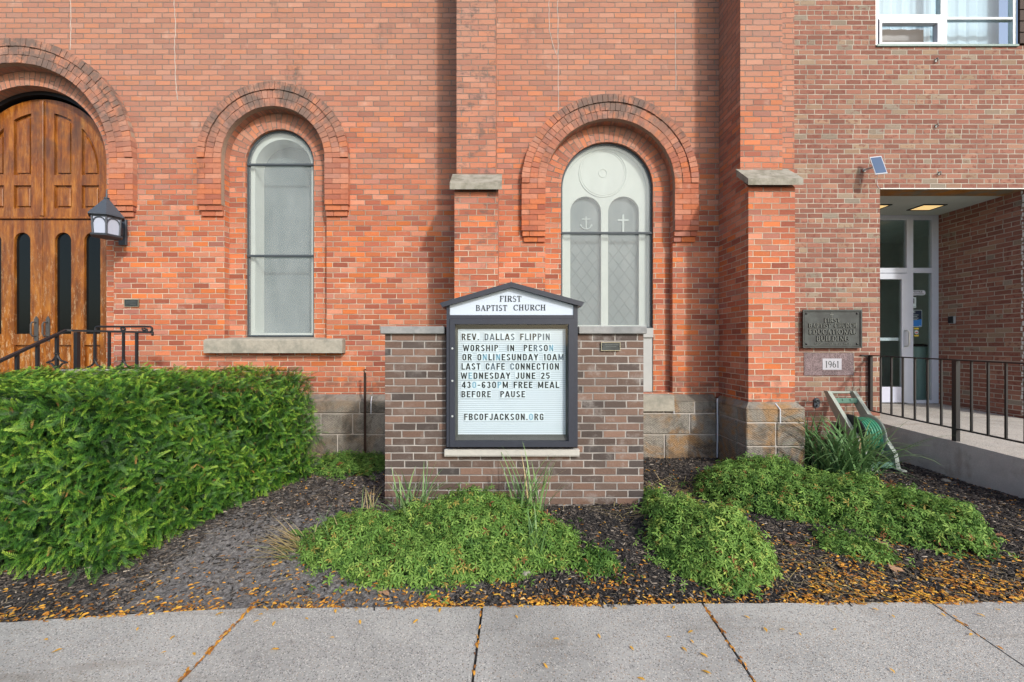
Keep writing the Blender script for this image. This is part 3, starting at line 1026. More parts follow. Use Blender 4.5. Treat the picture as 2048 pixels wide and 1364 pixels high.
def gz(x, y):
    """height of the planting bed"""
    return -0.022 + 0.150 * smooth(2.5, 3.7, y) + 0.012 * math.sin(3.1 * x + 1.3 * y) * math.sin(2.3 * y - 1.1 * x) + 0.006 * math.sin(9 * x + 2) * math.sin(8 * y)


EDGE = [(-9.5, 2.26), (-4.2, 2.33), (-2.9, 2.41), (-2.1, 2.50), (-1.55, 2.545), (-0.15, 2.565), (1.2, 2.590), (3.2, 2.612), (9.5, 2.63)]


def edge_y(x):
    for (xa, ya), (xb, yb) in zip(EDGE, EDGE[1:]):
        if x <= xb:
            return ya + (yb - ya) * (x - xa) / (xb - xa)
    return EDGE[-1][1]


mb = MB()
mb.face([(-600, -600, -0.16), (600, -600, -0.16), (600, 600, -0.16), (-600, 600, -0.16)])
tag(mb.build('ground', M['verge']), kind='structure')
mb = MB()
mb.face([(-80, -9, -0.14), (80, -9, -0.14), (80, -1.6, -0.14), (-80, -1.6, -0.14)])
tag(mb.build('road', M['bounce_road']), kind='structure')

mb = MB()
xs = np.linspace(-9.5, 4.93, 210)
ys = np.linspace(2.2, 5.6, 60)
for i in range(len(xs) - 1):
    for j in range(len(ys) - 1):
        q = [(xs[i], ys[j]), (xs[i + 1], ys[j]), (xs[i + 1], ys[j + 1]), (xs[i], ys[j + 1])]
        mb.face([(x, y, gz(x, y)) for x, y in q])
tag(mb.build('planting_bed', M['soil'], smooth=True), kind='structure')

# slabs between the joints; a joint is a line (x at the bed edge, x at y = 0.3)
JT = [(-9.5, -9.5), (-4.40, -4.37), (-2.96, -2.95), (-1.546, -1.552), (-0.145, -0.200), (1.212, 1.080), (2.631, 2.38), (4.05, 3.7), (5.5, 5.05), (9.5, 9.5)]
mb = MB()
for k, ((a1, a0), (b1, b0)) in enumerate(zip(JT, JT[1:])):
    g = 0.007
    dz = random.uniform(-0.003, 0.003)
    n = 12
    for i in range(n):
        u0, u1 = i / n, (i + 1) / n

        def P(u, back):
            x1 = a1 + g + (b1 - a1 - 2 * g) * u
            x0 = a0 + g + (b0 - a0 - 2 * g) * u
            return (x1, edge_y(x1) + 0.004 * math.sin(x1 * 23), dz) if back else (x0, 0.3, dz)
        a, b, c, d = P(u0, 0), P(u1, 0), P(u1, 1), P(u0, 1)
        mb.face([a, b, c, d])
        lo = lambda p: (p[0], p[1], -0.12)
        mb.face([d, c, lo(c), lo(d)])
        mb.face([b, a, lo(a), lo(b)])
        if i == 0:
            mb.face([a, d, lo(d), lo(a)])
        if i == n - 1:
            mb.face([c, b, lo(b), lo(c)])
mb.face([(-9.5, 0.31, -0.012), (9.5, 0.31, -0.012), (9.5, 2.25, -0.012), (-9.5, 2.25, -0.012)], None, 1)
mb.face([(-3.5, 2.2501, -0.0125), (9.5, 2.2501, -0.0125), (9.5, 2.50, -0.0125), (-3.5, 2.33, -0.0125)], None, 1)
tag(mb.build('sidewalk', [M['sidewalk'], M['soil']]), kind='structure')

RX = 4.93
mb = MB()
top = [(5.745, 0.571), (4.0, 0.505), (2.95, 0.465)]
for x0, x1, pl in ((RX, 9.5, top), (5.125, 7.14, [(6.99, 0.618), (5.745, 0.571)])):
    for (ya, za), (yb, zb) in zip(pl, pl[1:]):
        mb.face([(x0, yb, zb), (x1, yb, zb), (x1, ya, za), (x0, ya, za)], None, 0)
        mb.face([(x0, ya, za), (x0, ya, -0.1), (x0, yb, -0.1), (x0, yb, zb)], None, 1)
        mb.face([(x1, ya, za), (x1, yb, zb), (x1, yb, -0.1), (x1, ya, -0.1)], None, 1)
    ya, za = pl[-1]
    mb.face([(x0, ya, -0.1), (x1, ya, -0.1), (x1, ya, za), (x0, ya, za)], None, 1)
tag(mb.build('ramp', [M['ramp'], M['curb']]), kind='structure')

# ------------------------------------------------------------------ the church
WY = 5.55
church = thing('church_building', 'old red brick church front with round arched openings and a stone plinth', 'church', (-2, WY, 0))
OPEN = [(-3.045, 4.03, 0.674, 0.461, 0.99, 1.66, 3.42), (1.36, 3.70, 0.842, 0.62, 1.158, 0.955, 3.08), (-6.42, 4.033, 1.237, 1.046, 1.553, 1.12, 3.41)]
mb = MB()
plate(mb, -9.6, 3.81, 0.90, 8.8, [arch_hole(cx, cz, ri, zb) for cx, cz, ri, r2, ro, zb, zl in OPEN], WY, 0.10, 0)
for (cx, cz, ri, r2, ro, zb, zl), yb in zip(OPEN, (5.80, 5.80, 5.99)):
    A, B = prof(cx, cz, ri, zb), prof(cx, cz, r2, zb)
    strip(mb, A, 5.65, B, 5.65, 0.0, ri - r2)
    strip(mb, B, 5.65, B, yb, 0.05, 0.05 + yb - 5.65)
mb.box(-9.6, 3.81, WY + 0.45, WY + 0.75, -0.1, 8.8, 0, skip=())
mb.face([(3.81, WY, 0), (3.81, WY + 0.75, 0), (3.81, WY + 0.75, 8.8), (3.81, WY, 8.8)])
mb.face([(-9.6, WY, 8.8), (3.81, WY, 8.8), (3.81, WY + .5, 8.8), (-9.6, WY + .5, 8.8)])
wall = mb.build('wall', M['church'], church)

for cx, cz, ri, r2, ro, zb, zl in OPEN:
    mb = MB()
    st = (ro - ri) / 3
    arch_bricks(mb, cx, cz, [(ri, ri + st, 0), (ri + st, ri + 2 * st, 0.002), (ri + 2 * st, ro, 0.016)], zl, 5.478, 5.546)
    for s in (-1, 1):                                        # the two stepped corbel courses
        for k, (yf, ins) in enumerate(((5.497, 0.012), (5.522, 0.028))):
            z1 = zl - 0.0687 * k - 0.004
            cuts = [0.0, 0.105, ro - ri] if k else [0.0, 0.21, ro - ri]
            for a, b in zip(cuts, cuts[1:]):
                x0, x1 = sorted((cx + s * (ri + max(a, 0.002) + 0.003), cx + s * (ri + b - (ins if b == ro - ri else 0) - 0.003)))
                mb.box(x0, x1, yf, 5.546, z1 - 0.0627, z1)
    surround = mb.build('arch_surround', M['voussoir'], church)
    mb = MB()
    A, B = prof(cx, cz, ri + 0.0012, zl), prof(cx, cz, ro - 0.004, zl)
    strip(mb, A, 5.489, B, 5.489, 0, 1)
    strip(mb, B, 5.489, B, 5.548, 0, 1)
    strip(mb, A, 5.489, A, 5.548, 0, 1)
    mb.build('mortar_bed', M['arch_mortar'], surround)

# buttresses with their sloped cap stones
BUT = [(-0.597, -0.093, 3.646, 3.44), (2.808, 3.347, 3.706, 3.491)]
for x0, x1, zt, zf in BUT:
    mb = MB()
    mb.slab([(4.864, 0.90), (4.864, zf - 0.078), (5.04, zt - 0.105), (5.546, zt - 0.105), (5.546, 0.90)][::-1], x0, x1)
    mb.box(x0 + 0.004, x1 - 0.030, 5.04, 5.547, zt - 0.102, 8.8)
    bt = mb.build('buttress', M['church'], church)
    mb = MB()
    o = 0.045
    poly = [(5.055, zt), (4.79, zf), (4.79, zf - 0.075), (5.036, zt - 0.098)]
    mb.slab(poly[::-1], x0 - o, x1 + o)
    if x0 > 0:
        mb.box(x0 + .285, x0 + .32, 4.90, 4.93, 3.575, 3.592)
    cap = mb.build('cap_stone', M['cap'], bt)
    bv = cap.modifiers.new('soft_edge', 'BEVEL')
    bv.width, bv.segments, bv.limit_method = 0.008, 2, 'ANGLE'

# coursed sandstone plinth, every stone a block of its own
mb, mj, mc = MB(), MB(), MB()
CRS = [(-0.05, 0.43), (0.43, 0.70), (0.70, 0.86)]


def stones_x(x0, x1, yf, yb, seed, lens=(0.35, 0.75)):
    rr = random.Random(seed)
    for z0, z1 in CRS:
        x = x0
        while x < x1 - 0.02:
            l = rr.uniform(*lens)
            xe = x + l if x1 - (x + l) > 0.2 else x1
            mb.bevbox(x + 0.007, xe - 0.007, yf + rr.uniform(-0.008, 0.006), yb, z0 + 0.007, z1 - 0.006, 0.010)
            x = xe
    mj.box(x0 + 0.018, x1 - 0.018, yf + 0.014, yb - 0.001, -0.05, 0.856)


def stones_y(y0, y1, xf, xb, seed):
    rr = random.Random(seed)
    for z0, z1 in CRS:
        y = y0
        while y < y1 - 0.02:
            ye = y + rr.uniform(0.25, 0.5)
            ye = ye if y1 - ye > 0.16 else y1
            xx = xf + rr.uniform(-0.006, 0.006)
            mb.bevbox(min(xx, xb), max(xx, xb), y + 0.006, ye - 0.006, z0 + 0.007, z1 - 0.006, 0.010)
            y = ye
    xm = xf + (0.014 if xb > xf else -0.014)
    mj.box(min(xm, xb), max(xm, xb), y0 + 0.003, y1 - 0.003, -0.05, 0.856)


PO = 0.073
lx = -9.6
for i, (x0, x1, _, _) in enumerate(BUT):
    stones_x(lx, x0 - PO - 0.001, 5.43, 5.56, 40 + i)
    mb.slab([(5.43, 0.858), (5.549, 0.936), (5.549, 0.858)][::-1], lx, x0 - PO)
    stones_x(x0 - PO, x1 + PO, 4.785, 4.99, 50 + i, (0.3, 0.5))
    stones_y(4.991, 5.429, x0 - PO, x0 + 0.05, 60 + i)
    stones_y(4.991, 5.429, x1 + PO, x1 - 0.05, 70 + i)
    q0, q1 = (x0 - PO, x1 + PO), (x0 - 0.002, x1 + 0.002)
    mb.face([(q0[0], 4.785, .858), (q0[1], 4.785, .858), (q1[1], 4.862, .93), (q1[0], 4.862, .93)])
    mb.face([(q0[0], 5.5, .858), (q0[0], 4.785, .858), (q1[0], 4.862, .93), (q1[0], 5.5, .93)])
    mb.face([(q0[1], 4.785, .858), (q0[1], 5.5, .858), (q1[1], 5.5, .93), (q1[1], 4.862, .93)])
    lx = x1 + PO + 0.001
stones_x(lx, 3.80, 5.43, 5.56, 47)
mb.build('plinth', M['stone'], church)
mj.build('plinth_joints', M['joint'], church)
# white caulk run down the open joints of the plinth's top course
for x, y in ((-1.74, 5.415), (2.165, 5.415), (3.115, 4.770)):
    mc = MB()
    mc.tube([(x - 0.012, y + 0.07, 0.915), (x, y, 0.855), (x, y - 0.001, 0.70)], 0.007, 6)
    mc.build('caulk_line', M['white'], church)
mc = MB()
mc.tube([(2.717, 5.40, 0.90), (2.722, 5.405, 0.5), (2.720, 5.41, 0.14)], 0.010, 6)
mc.build('caulk_line', M['white'], church)

# pale mortar runs where old cracks were raked out
for pts in ([(348, 0), (351, 60), (349, 95), (352, 175), (356, 200)], [(141, 0), (142, 70), (140, 100)], [(1115, 0), (1116, 110), (1117, 225)], [(1098, 0), (1098, 60), (1113, 110)],
            [(1350, 20), (1352, 180)]):
    P3 = [(PX(a, WY), WY - 0.0005, PZ(b, WY)) for a, b in pts]
    P3 = [tuple(Vector(p).lerp(Vector(q), k / 6)) for p, q in zip(P3, P3[1:]) for k in range(6)] + [P3[-1]]
    P3 = [(x + random.uniform(-.006, .006), y, z) for x, y, z in P3]
    mc = MB()
    mc.tube(P3, 0.0045, 5)
    mc.build('crack_repair', M['joint'], church)


# ---- windows
def sill_stone(x0, x1, yf, yb, z0, z1, rise):
    m = MB()
    m.slab([(yf, z0), (yf, z1), (yf + 0.03, z1 + rise * 0.4), (yb, z1 + rise), (yb, z0)][::-1], x0, x1)
    o = m.build('window_sill', M['sill'], church)
    bv = o.modifiers.new('soft_edge', 'BEVEL')
    bv.width, bv.segments, bv.limit_method = 0.007, 2, 'ANGLE'


sill_stone(-3.919, -2.121, 5.44, 5.72, 1.483, 1.645, 0.05)
sill_stone(0.40, 2.165, 5.40, 5.72, 0.735, 0.925, 0.03)


def ring_frame(m, cx, cz, r, zb, y0, y1, wd, mi=0):
    A, B = prof(cx, cz, r, zb), prof(cx, cz, r - wd, zb + wd)
    strip(m, A, y0, B, y0, 0, wd, mi)
    strip(m, B, y0, B, y1, 0, y1 - y0, mi)
    m.box(cx - r + 0.001, cx + r - 0.001, y0 + 0.001, y1, zb, zb + wd - 0.001, mi)


for k, (cx, cz, ri, r, ro, _, _) in enumerate(OPEN[:2]):
    zb = (1.700, 1.815)[k]
    m = MB()
    ring_frame(m, cx, cz, r - 0.001, zb, 5.690, 5.735, 0.022)
    win = m.build('window', M['leadbar'], church)
    m = MB()
    plate(m, cx - r + 0.02, cx + r - 0.02, zb + 0.02, arch_top(cx, cz, r - 0.02), [], 5.700, 0, xs=[cx - (r - 0.02) * math.cos(PI * i / 44) for i in range(45)])
    m.build('cover_sheet', M['frost'], win)
    for zbar in ((4.025, 2.792), (3.10,))[k]:
        m = MB()
        m.box(cx - r + 0.004, cx + r - 0.004, 5.672, 5.699, zbar - 0.015, zbar + 0.015, b=0.004)
        m.build('glazing_bar', M['leadbar'], win)
    m = MB()
    xs0 = [cx - (r - 0.003) * math.cos(PI * i / 44) for i in range(45)]
    if k == 0:
        plate(m, cx - r + 0.003, cx + r - 0.003, zb, arch_top(cx, cz, r - 0.003), [arch_hole(cx, cz - 0.02, r - 0.075, zb + 0.05)], 5.745, 0.25, xs=xs0)
        yg = 5.96
    else:
        lan = [arch_hole(x, 3.414, 0.212, zb + 0.04) for x in (1.095, 1.615)]
        plate(m, cx - r + 0.003, cx + r - 0.003, zb, arch_top(cx, cz, r - 0.003), lan, 5.770, 0.05, xs=xs0)
        for rr, tr in ((0.325, 0.010), (0.30, 0.006), (0.055, 0.007)):
            m.tube([(1.33 + rr * math.cos(a), 5.770, 3.945 + rr * math.sin(a)) for a in np.linspace(0, 2 * PI, 40, endpoint=False)], tr, 6, closed=True)
        ring_frame(m, cx, cz, r - 0.004, zb, 5.745, 5.769, 0.045)
        yg = 5.825
    m.build('tracery', M['cream'], win)
    m = MB()
    plate(m, cx - r + 0.003, cx + r - 0.003, zb, arch_top(cx, cz, r - 0.003), [], yg, 0, xs=xs0)
    lg = m.build('leaded_glass', M['stained'], win)
    if k:
        m = MB()                                             # diamond leading
        for x0 in (0.883, 1.403):
            x1 = x0 + 0.424
            for q in range(-8, 12):
                for sg in (-1, 1):
                    za = 1.85 + q * 0.21
                    a, b = (x0, za), (x1, za + sg * 0.56)
                    t0, t1 = 0.0, 1.0
                    lo, hi = 1.86, 3.05
                    if b[1] != a[1]:
                        ts = sorted(((lo - a[1]) / (b[1] - a[1]), (hi - a[1]) / (b[1] - a[1])))
                        t0, t1 = max(t0, ts[0]), min(t1, ts[1])
                    if t1 - t0 > 0.05:
                        p = [(a[0] + (b[0] - a[0]) * t, yg - 0.003, a[1] + (b[1] - a[1]) * t) for t in (t0, t1)]
                        m.tube(p, 0.0035, 4)
        m.build('lead_came', M['came'], lg)
        m = MB()                                             # pale anchor and cross in the lancet heads
        ax, az = PX(1172, yg), PZ(446, yg)
        m.box(ax - .008, ax + .008, yg - .010, yg - .002, az - .085, az + .09)
        m.box(ax - .06, ax + .06, yg - .0101, yg - .0021, az + .045, az + .060)
        m.tube([(ax + .075 * math.cos(a), yg - .006, az - .015 + .072 * math.sin(a)) for a in np.linspace(PI * 1.08, PI * 1.92, 12)], .008, 6)
        for s in (-1, 1):
            m.prism([(ax + s * .075 - .018, az - .045), (ax + s * .075 + .018, az - .045), (ax + s * .075, az - .01)], yg - .010, yg - .002)
        m.build('anchor_emblem', M['symbol'], lg)
        m = MB()
        ax, az = PX(1246, yg), PZ(446, yg)
        m.box(ax - .013, ax + .013, yg - .010, yg - .002, az - .125, az + .115)
        m.box(ax - .075, ax + .075, yg - .0101, yg - .0021, az + .025, az + .05)
        m.build('cross_emblem', M['symbol'], lg)
        m = MB()                                             # boarded panel and wooden rail under the tall window
        m.box(cx - r + 0.002, cx + r - 0.002, 5.665, 5.72, 0.957, 1.690)
        m.box(cx - r + 0.001, cx + r - 0.001, 5.640, 5.74, 1.6903, 1.8145)
        m.build('panel_below_window', M['boarding'], win)

# ---- the double doors under the wide arch
DX, DY = -6.42, 5.82
m = MB()
ring_frame(m, DX, 4.033, 1.045, 1.125, 5.775, 5.99, 0.05)
plate(m, DX - 1.05, DX + 1.05, 1.1, arch_top(DX, 4.033, 1.05), [], 5.99, 0, xs=[DX - 1.05 * math.cos(PI * i / 40) for i in range(41)])
m.build('door_frame', M['blackframe'], church)
m = MB()
cz0 = 3.995
RA = 0.78


def arc_panel(a, b, r, z0):
    return (a, b, const(z0), arch_top(DX, 4.033, r), list(np.linspace(a, b, 9)))


holes, cores = [], []
for s in (-1, 1):
    for a, b in ((0.16, 0.40), (0.54, 0.779)):
        p, q = sorted((DX + s * a, DX + s * b))
        holes.append(arc_panel(p, q, RA, 3.942))
        cores.append((p + .035, q - .035, 3.942 + .035, RA - .045))
        holes.append(rect_hole(p, q, 3.478, 3.80))
plate(m, DX - 0.995, DX + 0.995, 3.359, arch_top(DX, cz0, 0.995), holes, DY, 0.03, xs=[DX - 0.995 * math.cos(PI * i / 44) for i in range(45)])
plate(m, DX - 0.99, DX + 0.99, 3.37, arch_top(DX, cz0, 0.98), [], DY + 0.03, 0, xs=[DX - 0.98 * math.cos(PI * i / 44) for i in range(45)])
m.box(DX - .026, DX + .026, DY - 0.022, DY - 0.001, 3.371, 4.965, b=.004)
tr = m.build('transom', M['wood'], church)
for a, b, z0, r in cores:
    m = MB()
    plate(m, a, b, z0, arch_top(DX, 4.033, r), [], DY + 0.012, 0, xs=list(np.linspace(a, b, 9)))
    for x in (a, b):
        m.face([(x, DY + .012, z0), (x, DY + .029, z0), (x, DY + .029, arch_top(DX, 4.033, r)(x)), (x, DY + .012, arch_top(DX, 4.033, r)(x))])
    m.face([(a, DY + .012, z0), (b, DY + .012, z0), (b, DY + .029, z0), (a, DY + .029, z0)])
    m.build('raised_panel', M['wood'], tr)
for s in (-1, 1):
    for a, b in ((0.16, 0.40), (0.54, 0.779)):
        p, q = sorted((DX + s * a, DX + s * b))
        m = MB()
        m.bevbox(p + .03, q - .03, DY + .010, DY + .029, 3.51, 3.768, .008)
        m.build('raised_panel', M['wood'], tr)
m = MB()
m.bevbox(DX - 1.03, DX + 1.03, DY - .030, DY + .03, 3.328, 3.358, .006)
m.build('transom_ledge', M['wood'], tr)
for s in (-1, 1):
    m = MB()
    cols = [(0.17, 0.395), (0.575, 0.80)]
    hl = []
    for a, b in cols:
        p, q = sorted((DX + s * a, DX + s * b))
        hl.append(arch_hole((p + q) / 2, 3.145 - (q - p) / 2, (q - p) / 2, 1.739))
        hl.append(rect_hole(p, q, 1.20, 1.586))
    x0, x1 = sorted((DX + s * 0.003, DX + s * 1.04))
    plate(m, x0, x1, 1.125, 3.32, hl, DY, 0.032)
    m.face([(x0, DY, 1.125), (x0, DY, 3.32), (x0, DY + .04, 3.32), (x0, DY + .04, 1.125)])
    m.face([(x1, DY, 1.125), (x1, DY, 3.32), (x1, DY + .04, 3.32), (x1, DY + .04, 1.125)])
    door = m.build('door', M['wood'], church)
    for a, b in cols:
        m = MB()
        p, q = sorted((DX + s * a, DX + s * b))
        m.face([(p, DY + .032, 1.2), (q, DY + .032, 1.2), (q, DY + .032, 1.586), (p, DY + .032, 1.586)])
        m.bevbox(p + .03, q - .03, DY + .008, DY + .031, 1.232, 1.555, .010)
        m.build('lower_panel', M['wood'], door)
    for a, b in cols:
        m = MB()
        p, q = sorted((DX + s * a, DX + s * b))
        c, r = (p + q) / 2, (q - p) / 2
        plate(m, p, q, 1.739, arch_top(c, 3.145 - r, r), [], DY + .031, 0, xs=[c - r * math.cos(PI * i / 16) for i in range(17)])
        m.build('door_light', M['darkglass'], door)
    m = MB()
    hx = DX + s * 0.080
    m.prism([(hx - .026, 1.64), (hx + .026, 1.64), (hx + .026, 1.945), (hx, 1.985), (hx - .026, 1.945)], DY - .012, DY - .0005)
    m.tube([(hx, DY - .012, 1.90), (hx, DY - .06, 1.90), (hx, DY - .075, 1.87), (hx, DY - .075, 1.74), (hx, DY - .06, 1.71), (hx, DY - .012, 1.71)], .010, 8)
    m.build('handle', M['pull'], door)

# ------------------------------------------------------------------ the annex at the right
EY = 5.75
edu = thing('annex_building', 'mottled red brick annex with pale mortar, a recessed entrance and an upper window', 'building', (5.5, EY, 0))
m = MB()
plate(m, 3.811, 9.6, -0.05, 8.8, [rect_hole(5.12, 7.14, 0.45, 3.729), rect_hole(5.065, 7.003, 5.666, 7.6), rect_hole(4.075, 4.762, 1.167, 1.482)], EY, 0.0)
for x, sg in ((5.12, 0), (7.14, 1)):                         # side walls of the recess
    m.face([(x, EY, 0.3), (x, 6.99, 0.3), (x, 6.99, 3.729), (x, EY, 3.729)])
plate(m, 5.12, 5.55, 0.3, 3.729, [], 6.99, 0)
m.box(3.811, 9.6, EY + 0.30, EY + 0.34, 3.95, 5.60)
m.face([(5.065, EY, 5.666), (5.065, EY + .12, 5.666), (5.065, EY + .12, 7.6), (5.065, EY, 7.6)])
m.build('wall', M['edu'], edu)
m = MB()
m.face([(7.004, EY - .012, 5.690), (9.6, EY - .012, 5.690), (9.6, EY - .012, 8.8), (7.004, EY - .012, 8.8)])
for k in range(20):
    z = 5.70 + k * 0.155
    m.bevbox(7.006, 9.6, EY - .024, EY - .013, z, z + 0.145, .004)
m.box(7.004, 9.6, EY - .012, EY - .001, 5.690, 8.8)
m.build('siding', M['siding'], edu)
m = MB()
m.box(5.121, 7.139, 6.04, 6.988, 3.729, 3.80)
m.build('ceiling', M['ceiling'], edu)
m = MB()
m.box(5.121, 7.139, EY + .003, 5.888, 3.724, 3.80)
m.box(5.121, 7.139, 5.894, 6.038, 3.727, 3.80)
m.build('lintel', M['rust'], edu)
m = MB()
m.box(5.121, 7.6, EY - .006, EY + .0025, 3.720, 3.733)
m.build('flashing', M['flash'], edu)
# ragged mortar seam down the front edge of the recess's far wall
m = MB()
z = 0.62
while z < 3.70:
    h = random.uniform(0.02, 0.07)
    yy = 5.80 + random.uniform(-.012, .012)
    m.bevbox(7.131, 7.139, yy - .008, yy + random.uniform(.006, .014), z, z + h, .002)
    z += h + random.uniform(0.005, 0.035)
m.build('mortar_seam', M['flash'], edu)
# entrance
m = MB()
Y0, Y1 = 6.93, 6.985
m.box(5.60, 5.70, Y0, Y1, 0.62, 3.729)
m.box(6.615, 6.72, Y0, Y1, 0.62, 3.729)
m.box(7.03, 7.138, Y0, Y1, 0.62, 3.729)
for a, b in ((5.7005, 6.6145), (6.7205, 7.0295)):
    m.box(a, b, Y0 + .002, Y1, 3.65, 3.728)
    m.box(a, b, Y0 + .002, Y1, 2.775, 2.857)
m.box(6.7205, 7.0295, Y0 + .002, Y1, 0.62, 0.672)
m.build('entrance_frame', M['alu'], edu)
m = MB()
for a, b, c, d in ((5.70, 6.615, 2.857, 3.65), (6.72, 7.03, 2.857, 3.65), (6.72, 7.03, 0.672, 2.775)):
    m.face([(a, 6.958, c), (b, 6.958, c), (b, 6.958, d), (a, 6.958, d)])
m.build('sidelight_glass', M['greenpane'], edu)
m = MB()
D0 = 6.922
m.box(5.71, 5.80, D0, 6.965, 0.635, 2.765, b=.004)
m.box(6.525, 6.612, D0, 6.965, 0.635, 2.765, b=.004)
m.box(5.8005, 6.5245, D0 + .002, 6.965, 2.67, 2.764)
m.box(5.8005, 6.5245, D0 + .002, 6.965, 0.636, 0.70)
gd = m.build('glass_door', M['alu'], edu)
m = MB()
m.face([(5.80, 6.945, .70), (6.525, 6.945, .70), (6.525, 6.945, 2.67), (5.80, 6.945, 2.67)])
m.build('door_pane', M['greenpane'], gd)
m = MB()
m.box(5.8006, 6.5244, D0 - .004, D0 + .0015, .64, .895)
m.build('kick_plate', M['kick'], gd)
m = MB()
m.bar((5.80, 6.99, 1.68), (6.52, 6.99, 1.68), .03, .05)
m.build('push_bar', M['alu'], gd)
m = MB()
m.tube([(6.575, D0 - .002, 1.82), (6.575, D0 - .05, 1.82), (6.585, D0 - .065, 1.79), (6.585, D0 - .065, 1.60), (6.575, D0 - .05, 1.565), (6.575, D0 - .002, 1.565)], .013, 8)
m.build('handle', M['silver'], gd)
m = MB()                                                     # the dim lobby behind the glass
m.face([(5.0, 9.2, 0.6), (8.6, 9.2, 0.6), (8.6, 9.2, 3.8), (5.0, 9.2, 3.8)])
m.face([(8.6, 6.99, 0.6), (8.6, 9.2, 0.6), (8.6, 9.2, 3.8), (8.6, 6.99, 3.8)])
m.face([(5.0, 6.99, 0.6), (5.0, 9.2, 0.6), (5.0, 9.2, 3.8), (5.0, 6.99, 3.8)])
m.face([(5.0, 6.99, 3.8), (8.6, 6.99, 3.8), (8.6, 9.2, 3.8), (5.0, 9.2, 3.8)])
m.face([(5.0, 6.99, 0.60), (8.6, 6.99, 0.60), (8.6, 9.2, 0.60), (5.0, 9.2, 0.60)])
m.face([(7.14, 6.99, 0.6), (8.6, 6.99, 0.6), (8.6, 6.99, 3.8), (7.14, 6.99, 3.8)])
m.build('lobby_wall', M['room'], edu)
# recessed ceiling lamps, lit
for x in (5.70, 6.54):
    m = MB()
    c = [(x - .20, 6.41), (x + .10, 6.41), (x + .20, 6.64), (x - .10, 6.64)]
    x0, x1, y0, y1 = x - .16, x + .16, 6.41, 6.65
    m.box(x0 - .02, x1 + .02, y0 - .02, y0, 3.715, 3.7285)
    m.box(x0 - .02, x1 + .02, y1, y1 + .02, 3.715, 3.7285)
    m.box(x0 - .02, x0, y0, y1, 3.715, 3.7285)
    m.box(x1, x1 + .02, y0, y1, 3.715, 3.7285)
    cl = m.build('ceiling_light', M['blackframe'], edu)
    m = MB()
    m.face([(x0, y0, 3.722), (x0, y1, 3.722), (x1, y1, 3.722), (x1, y0, 3.722)])
    m.build('lens', M['lit'], cl)
# upper window
m = MB()
U0, U1 = EY + .01, EY + .07
z0, z1 = 5.666, 7.6
m.box(5.066, 7.002, EY - .02, EY + .09, z0 + .001, z0 + .028)
ufz = z0 + .028
uw = m.build('window', M['greentrim'], edu)
m = MB()
m.box(5.067, 5.10, U0, U1, ufz, z1)
m.box(5.955, 6.035, U0 - .01, U1, ufz, z1)
m.box(6.955, 7.001, U0, U1, ufz, z1)
m.box(5.1005, 5.9545, U0 - .012, U1, 6.045, 6.105)
m.box(6.0355, 6.9545, U0, U1, 6.055, 6.082)
m.box(6.0355, 6.9545, U0 + .002, U1, ufz + .0005, ufz + .02)
m.build('window_frame', M['silver'], uw)
m = MB()
for a, b, c, d, w in ((5.105, 5.95, 5.70, 6.04, .05),):
    m.box(a, b, U0 - .02, U1 - .01, d - w, d)
    m.box(a, b, U0 - .02, U1 - .01, c, c + .025)
    m.box(a, a + .035, U0 - .02, U1 - .01, c + .0255, d - w - .0005)
    m.box(b - w, b, U0 - .02, U1 - .01, c + .0255, d - w - .0005)
sash = m.build('hopper_sash', M['white'], uw)
m = MB()
for a, b, c, d in ((5.10, 5.955, 6.105, z1), (6.035, 6.955, 6.082, z1), (6.035, 6.955, ufz, 6.056), (5.13, 5.90, 5.72, 5.995)):
    m.face([(a, EY + .04, c), (b, EY + .04, c), (b, EY + .04, d), (a, EY + .04, d)])
m.build('window_pane', M['pane'], uw)
m = MB()
n = 60
for k in range(n):                                           # folded sheet, its pale blue standing in for reflected sky
    xa, xb = 5.07 + k * 1.93 / n, 5.07 + (k + 1) * 1.93 / n
    f = lambda x: EY + .22 + .007 * math.sin(x * 31) + .003 * math.sin(x * 77)
    zlo = 6.07 if xb < 5.97 else 5.6
    m.face([(xa, f(xa), zlo), (xb, f(xb), zlo), (xb, f(xb), 7.6), (xa, f(xa), 7.6)])
m.build('sky_curtain', M['sky_curtain'], uw)
m = MB()
m.face([(5.06, EY + .28, 5.6), (7.0, EY + .28, 5.6), (7.0, EY + .28, 7.6), (5.06, EY + .28, 7.6)])
m.face([(5.06, EY + .02, 7.6), (7.0, EY + .02, 7.6), (7.0, EY + .28, 7.6), (5.06, EY + .28, 7.6)])
m.build('window_back', M['lantern'], uw)
# the corner stone: granite block with a white date panel
m = MB()
m.box(4.08, 4.757, EY - .004, EY + .05, 1.172, 1.477)
cs = m.build('corner_stone', M['granite'], edu)
m = MB()
dx0, dx1, dz0, dz1 = PX(1644.5, EY), PX(1682.5, EY), PZ(739.5, EY), PZ(717, EY)
m.box(dx0, dx1, EY - .0065, EY - .0045, dz0, dz1, 0)
serif_into(m, '1961', dx0 + .035, dx1 - .035, dz0 + .03, dz1 - .035, EY - .0066, .002, 1)
m.build('date_panel', [M['dateplate'], M['bronze']], cs)

